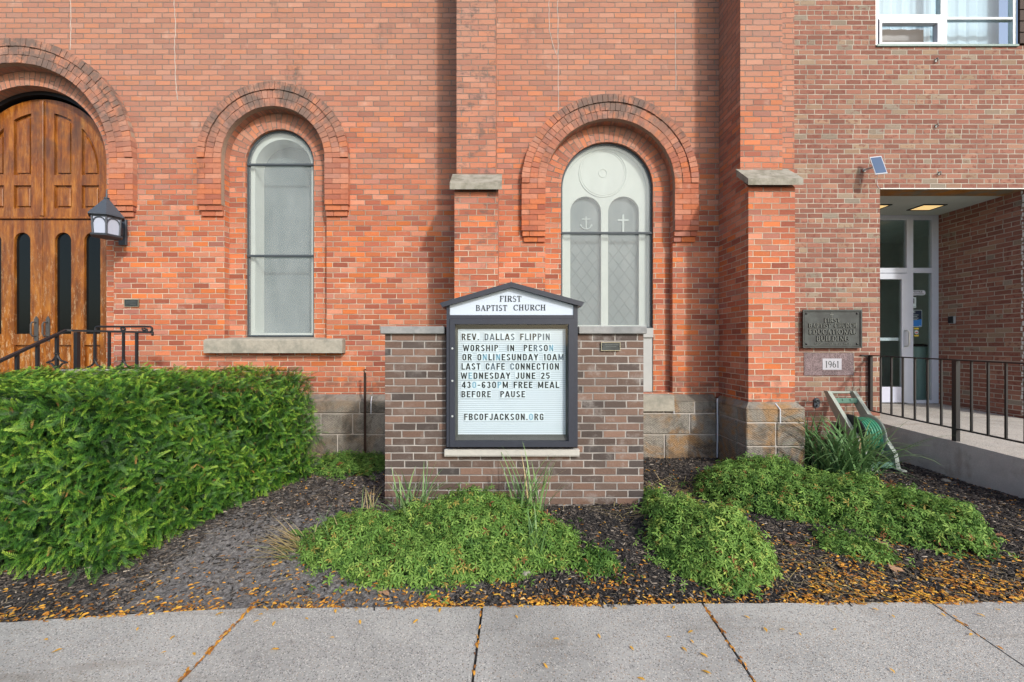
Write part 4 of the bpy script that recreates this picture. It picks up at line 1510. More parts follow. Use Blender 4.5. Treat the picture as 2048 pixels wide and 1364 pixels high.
# ------------------------------------------------------------------ the brick sign wall and its letter board
SY = 3.82
sw = thing('sign_wall', 'low dark brown brick wall with bluestone coping holding the letter board', 'wall', (0.075, SY + .15, 0.13))
X0, X1, N0, N1 = -1.10, 1.25, -0.548, 0.652
m = MB()
poly = [(X0, 0.0), (X1, 0.0), (X1, 1.690), (N1, 1.690), (N1, 0.655), (N0, 0.655), (N0, 1.690), (X0, 1.690)]
plate(m, X0, N0, 0.0, 1.690, [], SY, 0)
plate(m, N0, N1, 0.0, 0.655, [], SY, 0)
plate(m, N1, X1, 0.0, 1.690, [], SY, 0)
yb = SY + 0.30
m.face([(X0, SY, 0), (X0, SY, 1.69), (X0, yb, 1.69), (X0, yb, 0)])
m.face([(X1, SY, 0), (X1, yb, 0), (X1, yb, 1.69), (X1, SY, 1.69)])
m.face([(N0, SY, .655), (N0, yb, .655), (N0, yb, 1.69), (N0, SY, 1.69)])
m.face([(N1, SY, .655), (N1, SY, 1.69), (N1, yb, 1.69), (N1, yb, .655)])
m.face([(N0, SY, .655), (N1, SY, .655), (N1, yb, .655), (N0, yb, .655)])
for a, b, z in ((X0, N0, 1.69), (N0, N1, .655), (N1, X1, 1.69)):
    m.face([(a, yb, 0), (a, yb, z), (b, yb, z), (b, yb, 0)])
    m.face([(a, SY, z), (b, SY, z), (b, yb, z), (a, yb, z)])
m.build('brickwork', M['signbrick'], sw)
for a, b in ((X0 - .035, N0 - .004), (N1 + .004, X1 + .022)):
    m = MB()
    m.bevbox(a, b, SY - .035, yb + .035, 1.692, 1.760, .006)
    m.build('coping', M['coping'], sw)
m = MB()
m.bevbox(-0.555, 0.660, SY - .055, SY + .10, 0.597, 0.6535, .005)
m.bevbox(-0.555, 0.660, SY - .050, SY - .001, 0.590, 0.597, .002)
m.build('ledge', M['ledge'], sw)

# letter-board cabinet
BY = 3.735
k = BY / F


def BX(px):
    return (px - CX) * k


def BZ(py):
    return EYE - (py - CY) * k


M['navy'] = mat_plain('dark_navy_aluminium', (0.026, 0.031, 0.046), 0.45, 0.4, grain=30, vary=0.2)
M['navydark'] = mat_plain('dark_cabinet_lining', (0.060, 0.066, 0.064), 0.6, 0.3, grain=12, vary=0.2)
M['board'] = mat_plain('pale_letter_board', (0.52, 0.61, 0.68), 0.55, 0.3, grain=5, vary=0.05)
M['groove'] = mat_plain('letter_board_rail', (0.30, 0.37, 0.42), 0.6, 0.3)
M['header'] = mat_plain('white_acrylic_header', (0.47, 0.545, 0.64), 0.4, 0.3, grain=4, vary=0.04)
M['ink'] = mat_plain('black_letter', (0.018, 0.022, 0.024), 0.5, 0.3)
M['fade1'] = mat_plain('sun_faded_letter', (0.085, 0.12, 0.16), 0.5, 0.3)
M['fade2'] = mat_plain('washed_blue_letter', (0.17, 0.34, 0.46), 0.5, 0.3)
M['tile'] = mat_plain('clear_letter_tile', (0.56, 0.66, 0.72), 0.3, 0.4)

sg = thing('letter_board_sign', 'gabled dark metal letter board sign reading FIRST BAPTIST CHURCH, set in the brown brick wall', 'sign', (BX(1024), BY + .1, BZ(895)))
m = MB()
yb2 = BY + .20
m.box(BX(893), BX(899.5), BY, yb2, BZ(894), BZ(606))         # cabinet posts
m.box(BX(1147.5), BX(1155.5), BY, yb2, BZ(894), BZ(606))
m.box(BX(899.5), BX(1147.5), BY + .002, BY + .03, BZ(637), BZ(630))
m.box(BX(899.5), BX(1147.5), BY + .002, yb2, BZ(894), BZ(890))
m.box(BX(899.5), BX(1147.5), yb2 - .01, yb2 - .0005, BZ(890), BZ(606))
m.box(BX(899.5), BX(1147.5), BY + .0305, yb2 - .0105, BZ(637), BZ(633))
m.build('cabinet', M['navy'], sg)
m = MB()                                                     # gabled roof: two sloping folded strips
ap, el, er = (BX(1022), BZ(565)), (BX(880.5), BZ(606.5)), (BX(1167.5), BZ(605))
th = 10.5 * k
for a, b in ((el, ap), (ap, er)):
    q = [(a[0], a[1] - th * .95), (b[0], b[1] - th), (b[0], b[1]), (a[0], a[1])]
    if a is el:
        q[0] = (a[0] + .022, a[1] - th * .8)
    else:
        q[1] = (b[0] - .022, b[1] - th * .8)
    m.prism(q, BY - .035, yb2 + .03)
m.prism([(ap[0] - .006, ap[1] - th), (ap[0] + .006, ap[1] - th), (ap[0] + .006, ap[1] + .001), (ap[0] - .006, ap[1] + .001)], BY - .0365, BY - .034)
m.build('roof', M['navy'], sg)
m = MB()
hy = BY + .012
m.prism([(BX(899.6), BZ(630)), (BX(1147.4), BZ(630)), (BX(1147.4), BZ(610.5)), (BX(1022), BZ(573.5)), (BX(899.6), BZ(610.5))], hy, hy + .10)
hd = m.build('header_panel', M['header'], sg)
m = MB()
serif_into(m, 'FIRST', BX(999.5), BX(1043), BZ(603), BZ(591.5), hy - .0003, .004)
serif_into(m, 'BAPTIST', BX(951.5), BX(1014.5), BZ(621.3), BZ(610), hy - .0003, .004)
serif_into(m, 'CHURCH', BX(1027), BX(1091.5), BZ(620.6), BZ(609.2), hy - .0003, .004)
m.build('header_lettering', M['ink'], hd)
# hinged door frame of the board
m = MB()
fy = BY - .012
a0, a1, c0, c1 = BX(900), BX(1147.3), BZ(893.5), BZ(637.5)
i0, i1, j0, j1 = BX(910), BX(1137), BZ(882), BZ(648.5)
for q in ([(a0, c0), (a1, c0), (i1, j0), (i0, j0)], [(a1, c0), (a1, c1), (i1, j1), (i1, j0)], [(a1, c1), (a0, c1), (i0, j1), (i1, j1)], [(a0, c1), (a0, c0), (i0, j0), (i0, j1)]):
    m.prism(q, fy, fy + .040)
    c = (sum(p[0] for p in q) / 4, sum(p[1] for p in q) / 4)
df = m.build('door_frame', M['navy'], sg)
for q in (697, 761.5, 832):
    m = MB()
    m.lathe((BX(905), fy, BZ(q)), [(.0002, -.006), (.009, -.005), (.010, 0.001)], 12, axis='y')
    m.build('lock', M['silver'], df)
m = MB()
m.face([(i0, fy + .03, j0), (i1, fy + .03, j0), (i1, fy + .03, j1), (i0, fy + .03, j1)])
m.build('glass', M['pane'], df)
m = MB()                                                     # lining between glass and board
ly = fy + .070
b0, b1, d0, d1 = BX(914.6), BX(1133), BZ(871.5), BZ(657.5)
for q in ([(i0, j0), (i1, j0), (b1, d0), (b0, d0)], [(i1, j0), (i1, j1), (b1, d1), (b1, d0)], [(i1, j1), (i0, j1), (b0, d1), (b1, d1)], [(i0, j1), (i0, j0), (b0, d0), (b0, d1)]):
    m.face([(q[0][0], fy + .041, q[0][1]), (q[1][0], fy + .041, q[1][1]), (q[2][0], ly, q[2][1]), (q[3][0], ly, q[3][1])])
m.build('lining', M['navydark'], sg)
m = MB()
m.box(b0 - .02, b1 + .02, ly + .002, ly + .02, d0 - .02, d1 + .02, 0)
z = d0 + .018
while z < d1 - .01:
    m.box(b0 + .001, b1 - .001, ly - .0015, ly + .0018, z, z + .0032, 1)
    z += .0187
board = m.build('letter_panel', [M['board'], M['groove']], sg)
ROWS = [('REV. DALLAS FLIPPIN', 921.5, 1101.5, 666.8, 680.2, {5: 1, 6: 1, 8: 1, 10: 1, 13: 1, 16: 1, 17: 1, 18: 1}),
        ('WORSHIP  IN  PERSON', 924.5, 1108.5, 689.6, 702.6, {15: 1, 16: 1, 18: 2}),
        ('OR ONLINESUNDAY 10AM', 922.8, 1129.5, 708.2, 721.3, {4: 2, 7: 2, 19: 1}),
        ('LAST CAFE CONNECTION', 921, 1120, 726.9, 740.2, {6: 1, 10: 1}),
        ('WEDNESDAY JUNE 25', 920, 1101.5, 745.8, 758.8, {1: 2}),
        ('430-630PM FREE MEAL', 921.8, 1119.8, 764.4, 777.4, {2: 2, 7: 2}),
        ('BEFORE  PAUSE', 921, 1051, 783.4, 796.2, {}),
        ('FBCOFJACKSON.ORG', 926.5, 1088.8, 829.2, 842.4, {13: 2})]
for body, xa, xb, ya, yb_, marks in ROWS:
    m = MB()
    xs_, n_ = (BX(xb) - BX(xa)), len(body)
    full = {i: marks.get(i, 0) for i in range(n_)}
    # each character stands on a clear tile, so the row is laid out glyph cell by glyph cell
    cells = []
    serif_into(m, body, BX(xa), BX(xb), BZ(yb_), BZ(ya), ly - .0036, .0008, 0, SANS, full, cells, .12)
    row = m.build('letter_row', [M['ink'], M['fade1'], M['fade2']], board)
    it = iter(cells)
    for word in body.split():                                # one run of touching clear tiles per word
        m = MB()
        for _ in word:
            ca, cb = next(it)
            m.box(ca, cb, ly - .0034, ly - .0018, BZ(yb_) - .007, BZ(ya) + .007)
        m.build('letter_tiles', M['tile'], row)


# ------------------------------------------------------------------ plates on the walls
def plaque_small(name, label, px0, px1, py0, py1, d, rows):
    x0, x1, z0, z1 = PX(px0, d), PX(px1, d), PZ(py1, d), PZ(py0, d)
    t = thing(name, label, 'plaque', ((x0 + x1) / 2, d, z0))
    m = MB()
    m.bevbox(x0, x1, d - .012, d + .004, z0, z1, .003)
    m.build('plate', M['bronze'], t)
    m = MB()
    e = .004
    for a, b, c, f in ((x0, x1, z0, z0 + e), (x0, x1, z1 - e, z1), (x0, x0 + e, z0 + e, z1 - e), (x1 - e, x1, z0 + e, z1 - e)):
        m.box(a, b, d - .0155, d - .0121, c, f)
    m.build('rim', M['brass'], t)
    m = MB()
    h = z1 - z0
    for i, (f0, f1) in enumerate(rows):                      # illegible rows of raised type
        zz = z1 - h * (0.28 + 0.22 * i)
        x = x0 + (x1 - x0) * f0
        while x < x0 + (x1 - x0) * f1:
            l = random.uniform(.004, .009)
            m.box(x, x + l, d - .0135, d - .0121, zz - h * .05, zz + h * .05)
            x += l + .004
    m.build('raised_type', M['bronzeletter'], t)
    for x in (x0 + .014, x1 - .014):
        m = MB()
        m.lathe((x, d - .0122, (z0 + z1) / 2), [(.0002, -.004), (.005, -.003), (.006, 0)], 10, axis='y')
        m.build('screw', M['black'], t)


plaque_small('wall_plaque', 'small dark plaque on the red brick beside the wooden doors', 250, 278.5, 598.5, 613.5, WY - .004, ((.15, .85), (.12, .88), (.4, .8)))
plaque_small('wall_plaque', 'small dark plaque with a pale rim on the brown sign wall', 1201.5, 1240, 684.5, 701.5, SY - .004, ((.2, .85), (.25, .8)))

PD = EY - .03
x0, x1, z0, z1 = PX(1604, PD), PX(1722, PD), PZ(696, PD), PZ(619.5, PD)
t = thing('bronze_plaque', 'large weathered bronze plaque lettered EDUCATIONAL BUILDING above the date stone', 'plaque', ((x0 + x1) / 2, PD, z0))
m = MB()
m.box(x0 + .02, x1 - .02, PD + .002, EY - .0005, z0 + .02, z1 - .02)
m.bevbox(x0, x1, PD - .012, PD + .0015, z0, z1, .004)
m.build('plate', M['bronze'], t)
m = MB()
for o, wd, pr in ((0.0, .018, .010), (.024, .006, .006)):
    for a, b, c, f in ((x0 + o, x1 - o, z0 + o, z0 + o + wd), (x0 + o, x1 - o, z1 - o - wd, z1 - o), (x0 + o, x0 + o + wd, z0 + o + wd, z1 - o - wd), (x1 - o - wd, x1 - o, z0 + o + wd, z1 - o - wd)):
        m.box(a, b, PD - .012 - pr, PD - .0122, c, f)
m.build('rim', M['bronze'], t)
m = MB()
py = PD - .0122


def qx(f):
    return x0 + (x1 - x0) * f


def qz(f):
    return z1 - (z1 - z0) * f


serif_into(m, 'FIRST', qx(.360), qx(.628), qz(.335), qz(.225), py, .010)
serif_into(m, 'BAPTIST', qx(.095), qx(.475), qz(.470), qz(.360), py, .010)
serif_into(m, 'CHURCH', qx(.530), qx(.905), qz(.470), qz(.350), py, .010)
serif_into(m, 'EDUCATIONAL', qx(.10), qx(.90), qz(.645), qz(.515), py, .010)
serif_into(m, 'BUILDING', qx(.225), qx(.775), qz(.820), qz(.685), py, .010)
text_into(m, 'IN GRATITUDE TO I. B. FIRST', qx(.20), qx(.80), qz(.915), qz(.870), py, .004)
m.box(qx(.49) - .004, qx(.49) + .004, py - .005, py, qz(.205), qz(.075))
m.box(qx(.49) - .028, qx(.49) + .028, py - .0051, py, qz(.135), qz(.118))
m.build('raised_lettering', M['bronzeletter'], t)
for fx, fz in ((.062, .10), (.92, .10), (.062, .895), (.92, .895)):
    m = MB()
    m.lathe((qx(fx), py, qz(fz)), [(.0002, -.014), (.010, -.010), (.015, 0)], 12, axis='y')
    m.build('rosette_bolt', M['black'], t)

# ------------------------------------------------------------------ lantern by the doors
LX, LY = -5.02, 5.28
t = thing('wall_lantern', 'slate grey hexagonal lantern with opal panes beside the wooden doors', 'lantern', (LX, LY, 2.94))
m = MB()
m.bevbox(-5.095, -4.995, WY - .035, WY - .002, 2.90, 3.24, .006)
m.box(-5.075, -5.015, LY + .05, WY - .036, 3.02, 3.12)
m.build('bracket', M['lantern'], t)


def hexring(r, z, rot=R(12)):
    return [(LX + r * math.cos(rot + i * PI / 3), LY + r * math.sin(rot + i * PI / 3), z) for i in range(6)]


def frustum(mm, r0, z0, r1, z1, caps=True):
    A, B = hexring(r0, z0), hexring(r1, z1)
    for i in range(6):
        j = (i + 1) % 6
        mm.face([A[i], A[j], B[j], B[i]])
    if caps:
        mm.face(A[::-1])
        mm.face(B)


m = MB()
frustum(m, .190, 3.205, .022, 3.425)
frustum(m, .192, 3.190, .190, 3.2045)
m.lathe((LX, LY, 3.425), [(.028, 0), (.030, .012), (.010, .02), (.009, .06), (.006, .115), (.001, .12)], 10)
m.build('roof', M['lantern'], t)
m = MB()
frustum(m, .155, 3.170, .165, 3.189)
frustum(m, .160, 2.940, .172, 2.962)
A, B = hexring(.140, 2.962), hexring(.152, 3.170)
for i in range(6):
    m.tube([A[i], B[i]], .011, 6)
    j = (i + 1) % 6
    for tt in (0.0, 1.0):                                    # pointed tracery arch of each pane
        pts = []
        for u in np.linspace(0, 1, 7):
            f = .06 + .44 * (u ** 1.6 if True else u)
            zf = .66 + .30 * math.sin(u * PI / 2)
            f = f if tt == 0 else 1 - f
            lo, hi = Vector(A[i]).lerp(Vector(A[j]), f), Vector(B[i]).lerp(Vector(B[j]), f)
            pts.append(lo.lerp(hi, zf))
        m.tube(pts, .007, 5)
m.build('cage', M['lantern'], t)
m = MB()
frustum(m, .134, 2.963, .146, 3.169)
m.build('opal_pane', M['opal'], t)

# ------------------------------------------------------------------ entrance steps and their iron rail
t = thing('entrance_steps', 'pale concrete landing and steps before the wooden doors', 'steps', (-6.5, 4.9, 0.1))
m = MB()
m.box(-8.4, -4.15, 4.96, 5.50, 0.0, 1.115)
m.box(-7.64, -5.20, 5.50, 5.98, 0.0, 1.115)
m.build('landing', M['ramp'], t)
for i in range(6):
    m = MB()
    m.box(-8.4, -5.30, 4.96 - (i + 1) * .28, 4.96 - i * .28 - .0005, 0.0, 1.115 - (i + 1) * .16)
    m.build('step', M['ramp'], t)
m = MB()
m.bevbox(-5.30, -4.17, 4.965, 5.09, 1.1155, 1.30, .01)
m.build('kerb', M['ramp'], t)

t = thing('stair_handrail', 'black wrought iron stair rail with scrolls and flared feet by the wooden doors', 'handrail', (-4.9, 5.0, 1.12))
HX, HY, HZ = -5.215, 5.0, 1.755
m = MB()
sl_ = 0.52
pts = [(HX, HY - 1.9, HZ - 1.9 * sl_ + .02), (HX, HY - .12, HZ - .12 * sl_ + .02), (HX + .015, HY - .03, HZ + .01), (HX + .07, HY, HZ + .004), (-4.60, HY, HZ - .008), (-4.21, HY, HZ - .018)]
for a, b in zip(pts, pts[1:]):
    m.bar(a, b, .045, .024)
m.tube([(-4.215, HY, HZ - .02), (-4.205, HY, HZ - .035), (-4.212, HY, HZ - .055)], .013, 8)
m.build('top_rail', M['iron'], t)
m = MB()                                                     # the raised scrolled grip above the level rail
zt_ = HZ + .052
gp = [(-4.855 + .030 * math.cos(a), HY - .002, zt_ - .030 + .030 * math.sin(a)) for a in np.linspace(R(-80), R(-270), 12)]
gp += [(x, HY - .002, zt_) for x in np.linspace(-4.84, -4.26, 5)]
gp += [(-4.245 + .034 * math.cos(a), HY - .002, zt_ - .034 + .034 * math.sin(a)) for a in np.linspace(R(80), R(-200), 14)]
m.tube(gp, .012, 8)
m.tube([(-4.55 + (.034 - .0035 * i) * math.cos(i * .75 + 2.4), HY - .002, zt_ - .028 + (.030 - .003 * i) * math.sin(i * .75 + 2.4)) for i in range(9)], .011, 8)
m.tube([(-4.30 + (.030 - .003 * i) * math.cos(i * .7 + 2.6), HY - .002, zt_ - .030 + (.028 - .003 * i) * math.sin(i * .7 + 2.6)) for i in range(9)], .010, 8)
m.build('scroll_grip', M['iron'], t)
for px, wdt, foot in ((154, .042, 0), (190, .022, 1), (218.5, .024, 0), (247, .022, 1), (273.5, .024, 0)):
    x = PX(px, HY)
    m = MB()
    zb_ = 1.34 if foot else 1.30
    m.bar((x, HY, 1.30 if not foot else 1.40), (x, HY, HZ - .012), wdt, wdt)
    b_ = m.build('baluster', M['iron'], t)
    if foot:
        m = MB()
        m.lathe((x, HY, 1.395), [(.013, 0), (.021, .008), (.021, .016), (.013, .024)], 10)
        for sx in (-1, 1):
            m.tube([(x + sx * .006, HY, 1.40), (x + sx * .018, HY, 1.368), (x + sx * .045, HY, 1.340), (x + sx * .085, HY, 1.327), (x + sx * .10, HY, 1.322)], [.011, .011, .010, .009, .006], 6)
            m.tube([(x + sx * .10, HY, 1.322), (x + sx * .06, HY, 1.318), (x + sx * .02, HY, 1.300)], [.006, .008, .009], 6)
        m.build('flared_foot', M['iron'], b_)
for y, foot in ((4.877, 1), (4.675, 0), (4.48, 0), (4.28, 0), (4.08, 0), (3.88, 0)):
    m = MB()
    z1_ = HZ + .02 - (HY - y) * sl_
    zg = 1.115 - .16 * max(0, math.ceil((4.96 - y) / .28))
    m.bar((HX, y, zg + (.16 if foot else 0)), (HX, y, z1_ - .012), .026, .026)
    b_ = m.build('baluster', M['iron'], t)
    if foot:
        m = MB()
        zc = 1.475
        m.lathe((HX, y, zc), [(.014, 0), (.024, .010), (.024, .018), (.014, .026)], 10)
        for sx in (-1, 1):
            m.tube([(HX + sx * .006, y, zc), (HX + sx * .02, y, zc - .035), (HX + sx * .05, y, zc - .068), (HX + sx * .105, y, zc - .085), (HX + sx * .125, y, zc - .092)], [.012, .013, .011, .010, .006], 6)
            m.tube([(HX + sx * .125, y, zc - .092), (HX + sx * .065, y, zc - .100), (HX + sx * .025, y, zc - .145), (HX, y, zc - .18)], [.006, .010, .012, .012], 6)
        m.build('flared_foot', M['iron'], b_)

# ------------------------------------------------------------------ ramp railing
t = thing('ramp_railing', 'plain black iron railing along the edge of the concrete ramp', 'railing', (4.965, 4.4, .55))
QX = 4.965


def rz(y, a, b):
    return a + (b - a) * (5.73 - y) / (5.73 - 4.02)


m = MB()
m.bar((QX, 2.98, rz(2.98, 1.443, 1.413)), (QX, 5.746, rz(5.746, 1.443, 1.413)), .038, .014)
m.bar((QX, 5.735, 1.443), (PX(1722, 5.735), 5.735, 1.447), .014, .016)
m.build('top_rail', M['iron'], t)
m = MB()
m.bar((QX, 2.98, rz(2.98, .693, .652)), (QX, 5.74, rz(5.74, .693, .652)), .03, .014)
m.build('bottom_rail', M['iron'], t)
for y in (5.72, 4.635, 3.55, 3.0):
    m = MB()
    zb_ = .545 if y < 5.7 else rz(y, .693, .652)
    if y < 5.7:
        zb_ = .465 + (y - 2.95) * .0377
    m.bar((QX, y, zb_), (QX, y, rz(y, 1.443, 1.413) - .008), .046 if y < 5.7 else .034, .046 if y < 5.7 else .034)
    m.build('post', M['iron'], t)
for a, b, n in ((5.72, 4.635, 7), (4.635, 3.55, 7), (3.55, 3.0, 4)):
    for i in range(1, n):
        y = a + (b - a) * i / n
        m = MB()
        m.bar((QX, y, rz(y, .693, .652) + .007), (QX, y, rz(y, 1.443, 1.413) - .008), .017, .017)
        m.build('baluster', M['iron'], t)

# ------------------------------------------------------------------ hose reel cart
M['cart'] = mat_plain('faded_grey_green_plastic', (0.30, 0.34, 0.30), 0.6, 0.3, grain=14, vary=0.12)
M['cartdark'] = mat_plain('green_plastic', (0.10, 0.20, 0.155), 0.55, 0.3, grain=14, vary=0.15)
M['hose'] = mat_plain('green_hose', (0.055, 0.27, 0.155), 0.4, 0.4, grain=10, vary=0.2)
M['shadowgrey'] = mat_plain('dark_shaded_plastic', (0.035, 0.045, 0.045), 0.6, 0.3)
t = thing('hose_reel', 'grey green garden hose cart with coiled hose against the annex wall', 'hose reel', (4.38, 5.2, .14))
for x in (4.215, 4.545):                                     # two slanting side frames
    m = MB()
    poly = [(5.545, .985), (5.475, .985), (4.90, .33), (4.86, .155), (4.935, .145), (4.985, .26), (5.30, .60), (5.44, .80)]
    m.slab(poly[::-1], x - .024, x + .024)
    m.slab([(5.42, .60), (5.36, .60), (5.47, .15), (5.54, .15)], x - .014, x + .014)
    m.bevbox(x - .03, x + .035, 4.79, 4.92, .135, .155, .005)
    m.build('side_frame', M['cart'], t)
m = MB()
m.tube([(4.22, 5.515, .965), (4.54, 5.515, .965)], .016, 10)
m.build('handle', M['cart'], t)
m = MB()
m.bevbox(4.233, 4.527, 5.40, 5.47, .835, .90, .008)
m.bevbox(4.233, 4.527, 4.89, 4.945, .15, .215, .008)
for q in (4.33, 4.43):
    m.lathe((q, 5.40, .885), [(.0002, -.012), (.010, -.010), (.012, 0)], 8, axis='y')
m.build('tray', M['cartdark'], t)
AC = (5.20, .49)                                             # axle (y, z)
for x in (4.262, 4.500):
    m = MB()
    pr = [(.05, -.010), (.200, -.012), (.232, -.006), (.240, .004), (.232, .012), (.195, .004), (.05, .006)]
    m.lathe((x, AC[0], AC[1]), pr, 36, axis='x')
    m.build('flange', M['cart'] if x > 4.4 else M['shadowgrey'], t)  # left flange darker than the right: its shade is in the colour
m = MB()
m.lathe((4.27, AC[0], AC[1]), [(.11, 0), (.11, .22)], 24, axis='x')
m.build('drum', M['shadowgrey'], t)
m = MB()
pts = []
for i in range(6 * 28):
    a = i / 28 * 2 * PI
    pts.append((4.290 + i / 28 * .0345, AC[0] + .190 * math.cos(a), AC[1] + .190 * math.sin(a)))
m.tube(pts, .0150, 8)
pts = [(4.29 + .02 * (i / 28), AC[0] + .158 * math.cos(i / 28 * 2 * PI), AC[1] + .158 * math.sin(i / 28 * 2 * PI)) for i in range(9 * 28)]
m.tube(pts, .0125, 6)
m.tube([(4.49, AC[0] - .19, AC[1]), (4.493, AC[0] - .195, AC[1] - .08), (4.49, AC[0] - .19, AC[1] - .16)], .0125, 8)
m.build('hose', M['hose'], t, smooth=True)
m = MB()
m.tube([(4.49, AC[0] - .19, AC[1] - .155), (4.49, AC[0] - .188, AC[1] - .20)], .016, 10)
m.build('hose_end', M['cart'], t)
for x in (4.20, 4.565):
    m = MB()
    m.lathe((x - .018, 5.50, .245), [(.02, 0), (.095, .002), (.105, .018), (.095, .034), (.02, .036)], 24, axis='x')
    m.build('wheel', M['shadowgrey'], t)

# ------------------------------------------------------------------ small fittings
x, z = PX(1632, EY), PZ(805.5, EY)
t = thing('wall_faucet', 'dark oval recessed water outlet on the annex wall above the hose cart', 'faucet', (x, EY, z - .06))
m = MB()
o = [(x + .038 * math.cos(a), z + (.030 if math.sin(a) >= 0 else -.030) + .038 * math.sin(a)) for a in np.linspace(0, 2 * PI, 24, endpoint=False)]
m.prism(o, EY - .02, EY - .001)
m.build('cover_plate', M['lantern'], t)
m = MB()
m.tube([(x + .022 * math.cos(a), EY - .024, z + .026 + .022 * math.sin(a)) for a in np.linspace(0, 2 * PI, 16, endpoint=False)], .006, 6, closed=True)
m.tube([(x, EY - .02, z - .03), (x, EY - .045, z - .03)], .013, 8)
m.build('spout', M['bronzeletter'], t)

d = 5.60
t = thing('solar_panel', 'small blue solar panel with white rim on an arm above the annex entrance', 'solar panel', (PX(1727, EY), EY, PZ(342, EY)))
m = MB()
A = [Vector((PX(1742, 5.62), 5.64, PZ(313, 5.62))), Vector((PX(1760, 5.62), 5.60, PZ(313, 5.62))), Vector((PX(1767, 5.56), 5.50, PZ(350, 5.56))), Vector((PX(1748.5, 5.56), 5.54, PZ(350, 5.56)))]
nrm = (A[1] - A[0]).cross(A[3] - A[0]).normalized()
if nrm.y > 0:
    nrm = -nrm
Bk = [p - nrm * .012 for p in A]
m.face(A[::-1])
m.face(Bk)
for i in range(4):
    m.face([A[i], A[(i + 1) % 4], Bk[(i + 1) % 4], Bk[i]])
m.build('panel_rim', M['white'], t)
M['cells'] = mat_plain('blue_solar_cells', (0.06, 0.11, 0.21), 0.35, 0.4, grain=10, vary=0.06)
m = MB()
c = sum(A, Vector()) / 4
m.face([c + (p - c) * Vector((.86, .93, .93)).x * 1.0 + nrm * .0015 if False else c + (p - c) * .90 + nrm * .0015 for p in A][::-1])
m.build('solar_cells', M['cells'], t)
m = MB()
m.tube([(PX(1728, EY), EY, PZ(341, EY)), (PX(1731, EY), EY - .05, PZ(340, EY)), tuple(c - nrm * .014)], .014, 10)
m.lathe((PX(1728, EY), EY - .012, PZ(341, EY)), [(.022, 0), (.022, .0115)], 12, axis='y')
m.build('arm', M['silver'], t)
m = MB()
m.tube([tuple(Bk[3] + (Bk[2] - Bk[3]) * .2), (PX(1751, EY), EY - .02, PZ(360, EY)), (PX(1754, EY), EY - .006, PZ(371, EY)), (PX(1758, EY), EY - .004, PZ(377, EY))], .003, 5)
m.build('cable', M['white'], t)

for px, py, lb in ((1871, 121, 'rusty bracket stub on the annex bricks just below the upper window'), (1871.5, 252, 'rusty bracket stub in the middle of the annex bricks, midway from window to entrance'),
                   (1877, 347, 'dark metal hook on the annex bricks just above the entrance lintel')):
    x, z = PX(px, EY), PZ(py, EY)
    t = thing('wall_hook', lb, 'hook', (x, EY, z))
    m = MB()
    m.box(x - .012, x + .012, EY - .006, EY - .0005, z - .025, z + .022)
    m.tube([(x, EY - .006, z + .012), (x - .006, EY - .035, z + .014), (x - .008, EY - .042, z - .01), (x - .004, EY - .03, z - .028), (x + .008, EY - .022, z - .02)], .006, 6)
    m.build('hook_iron', M['bronzeletter'], t)

x = PX(730, 5.33)
t = thing('rusty_stake', 'thin rusty pipe stake standing in front of the stone plinth', 'stake', (x, 5.33, .1))
M['rustpipe'] = mat_plain('dark_rusty_pipe', (0.040, 0.024, 0.018), 0.8, 0.2, grain=30, vary=0.4)
m = MB()
m.tube([(x, 5.33, .08), (x, 5.33, 1.235)], .016, 10)
m.build('pipe', M['rustpipe'], t)
m = MB()
m.tube([(x, 5.33, 1.235), (x - .012, 5.328, 1.25), (x - .010, 5.326, 1.275), (x + .008, 5.326, 1.28), (x + .012, 5.33, 1.262)], .007, 6)
m.build('wire_loop', M['rustpipe'], t)

# notices on the sidelight, hung just inside the glass
NY = 6.951


def notice(name, label, cat, px0, px1, py0, py1, fn, mats):
    x0, x1, z0, z1 = PX(px0, NY), PX(px1, NY), PZ(py1, NY), PZ(py0, NY)
    t = thing(name, label, cat, ((x0 + x1) / 2, NY, z0))
    m = MB()
    fn(m, x0, x1, z0, z1)
    m.build('sheet', mats, t)


M['red'] = mat_plain('red_ink', (0.45, 0.03, 0.03), 0.5, 0.3)
M['yellow'] = mat_plain('yellow_ink', (0.60, 0.48, 0.06), 0.5, 0.3)
M['blue'] = mat_plain('blue_print', (0.03, 0.17, 0.48), 0.5, 0.3)
M['dkblue'] = mat_plain('dark_blue_print', (0.012, 0.022, 0.045), 0.5, 0.3)
M['paper'] = mat_plain('pale_paper', (0.50, 0.60, 0.60), 0.6, 0.3)


def pill(m, x0, x1, z0, z1):
    r = (z1 - z0) / 2
    o = [(x1 - r + r * math.cos(a), (z0 + z1) / 2 + r * math.sin(a)) for a in np.linspace(-PI / 2, PI / 2, 9)] + [(x0 + r + r * math.cos(a), (z0 + z1) / 2 + r * math.sin(a)) for a in np.linspace(PI / 2, 1.5 * PI, 9)]
    m.prism(o, NY, NY + .002, 0)
    text_into(m, 'NOTICE', x0 + .04, x1 - .05, z0 + .042, z1 - .010, NY - .0003, .001, mi=1, bold=.03)
    m.box(x0 + .03, x1 - .03, NY - .0013, NY - .0003, z0 + .016, z0 + .028, 1)


notice('oval_notice', 'white oval sticker reading NOTICE on the sidelight glass', 'sticker', 1821, 1851, 580.5, 590.5, pill, [M['white'], M['ink']])


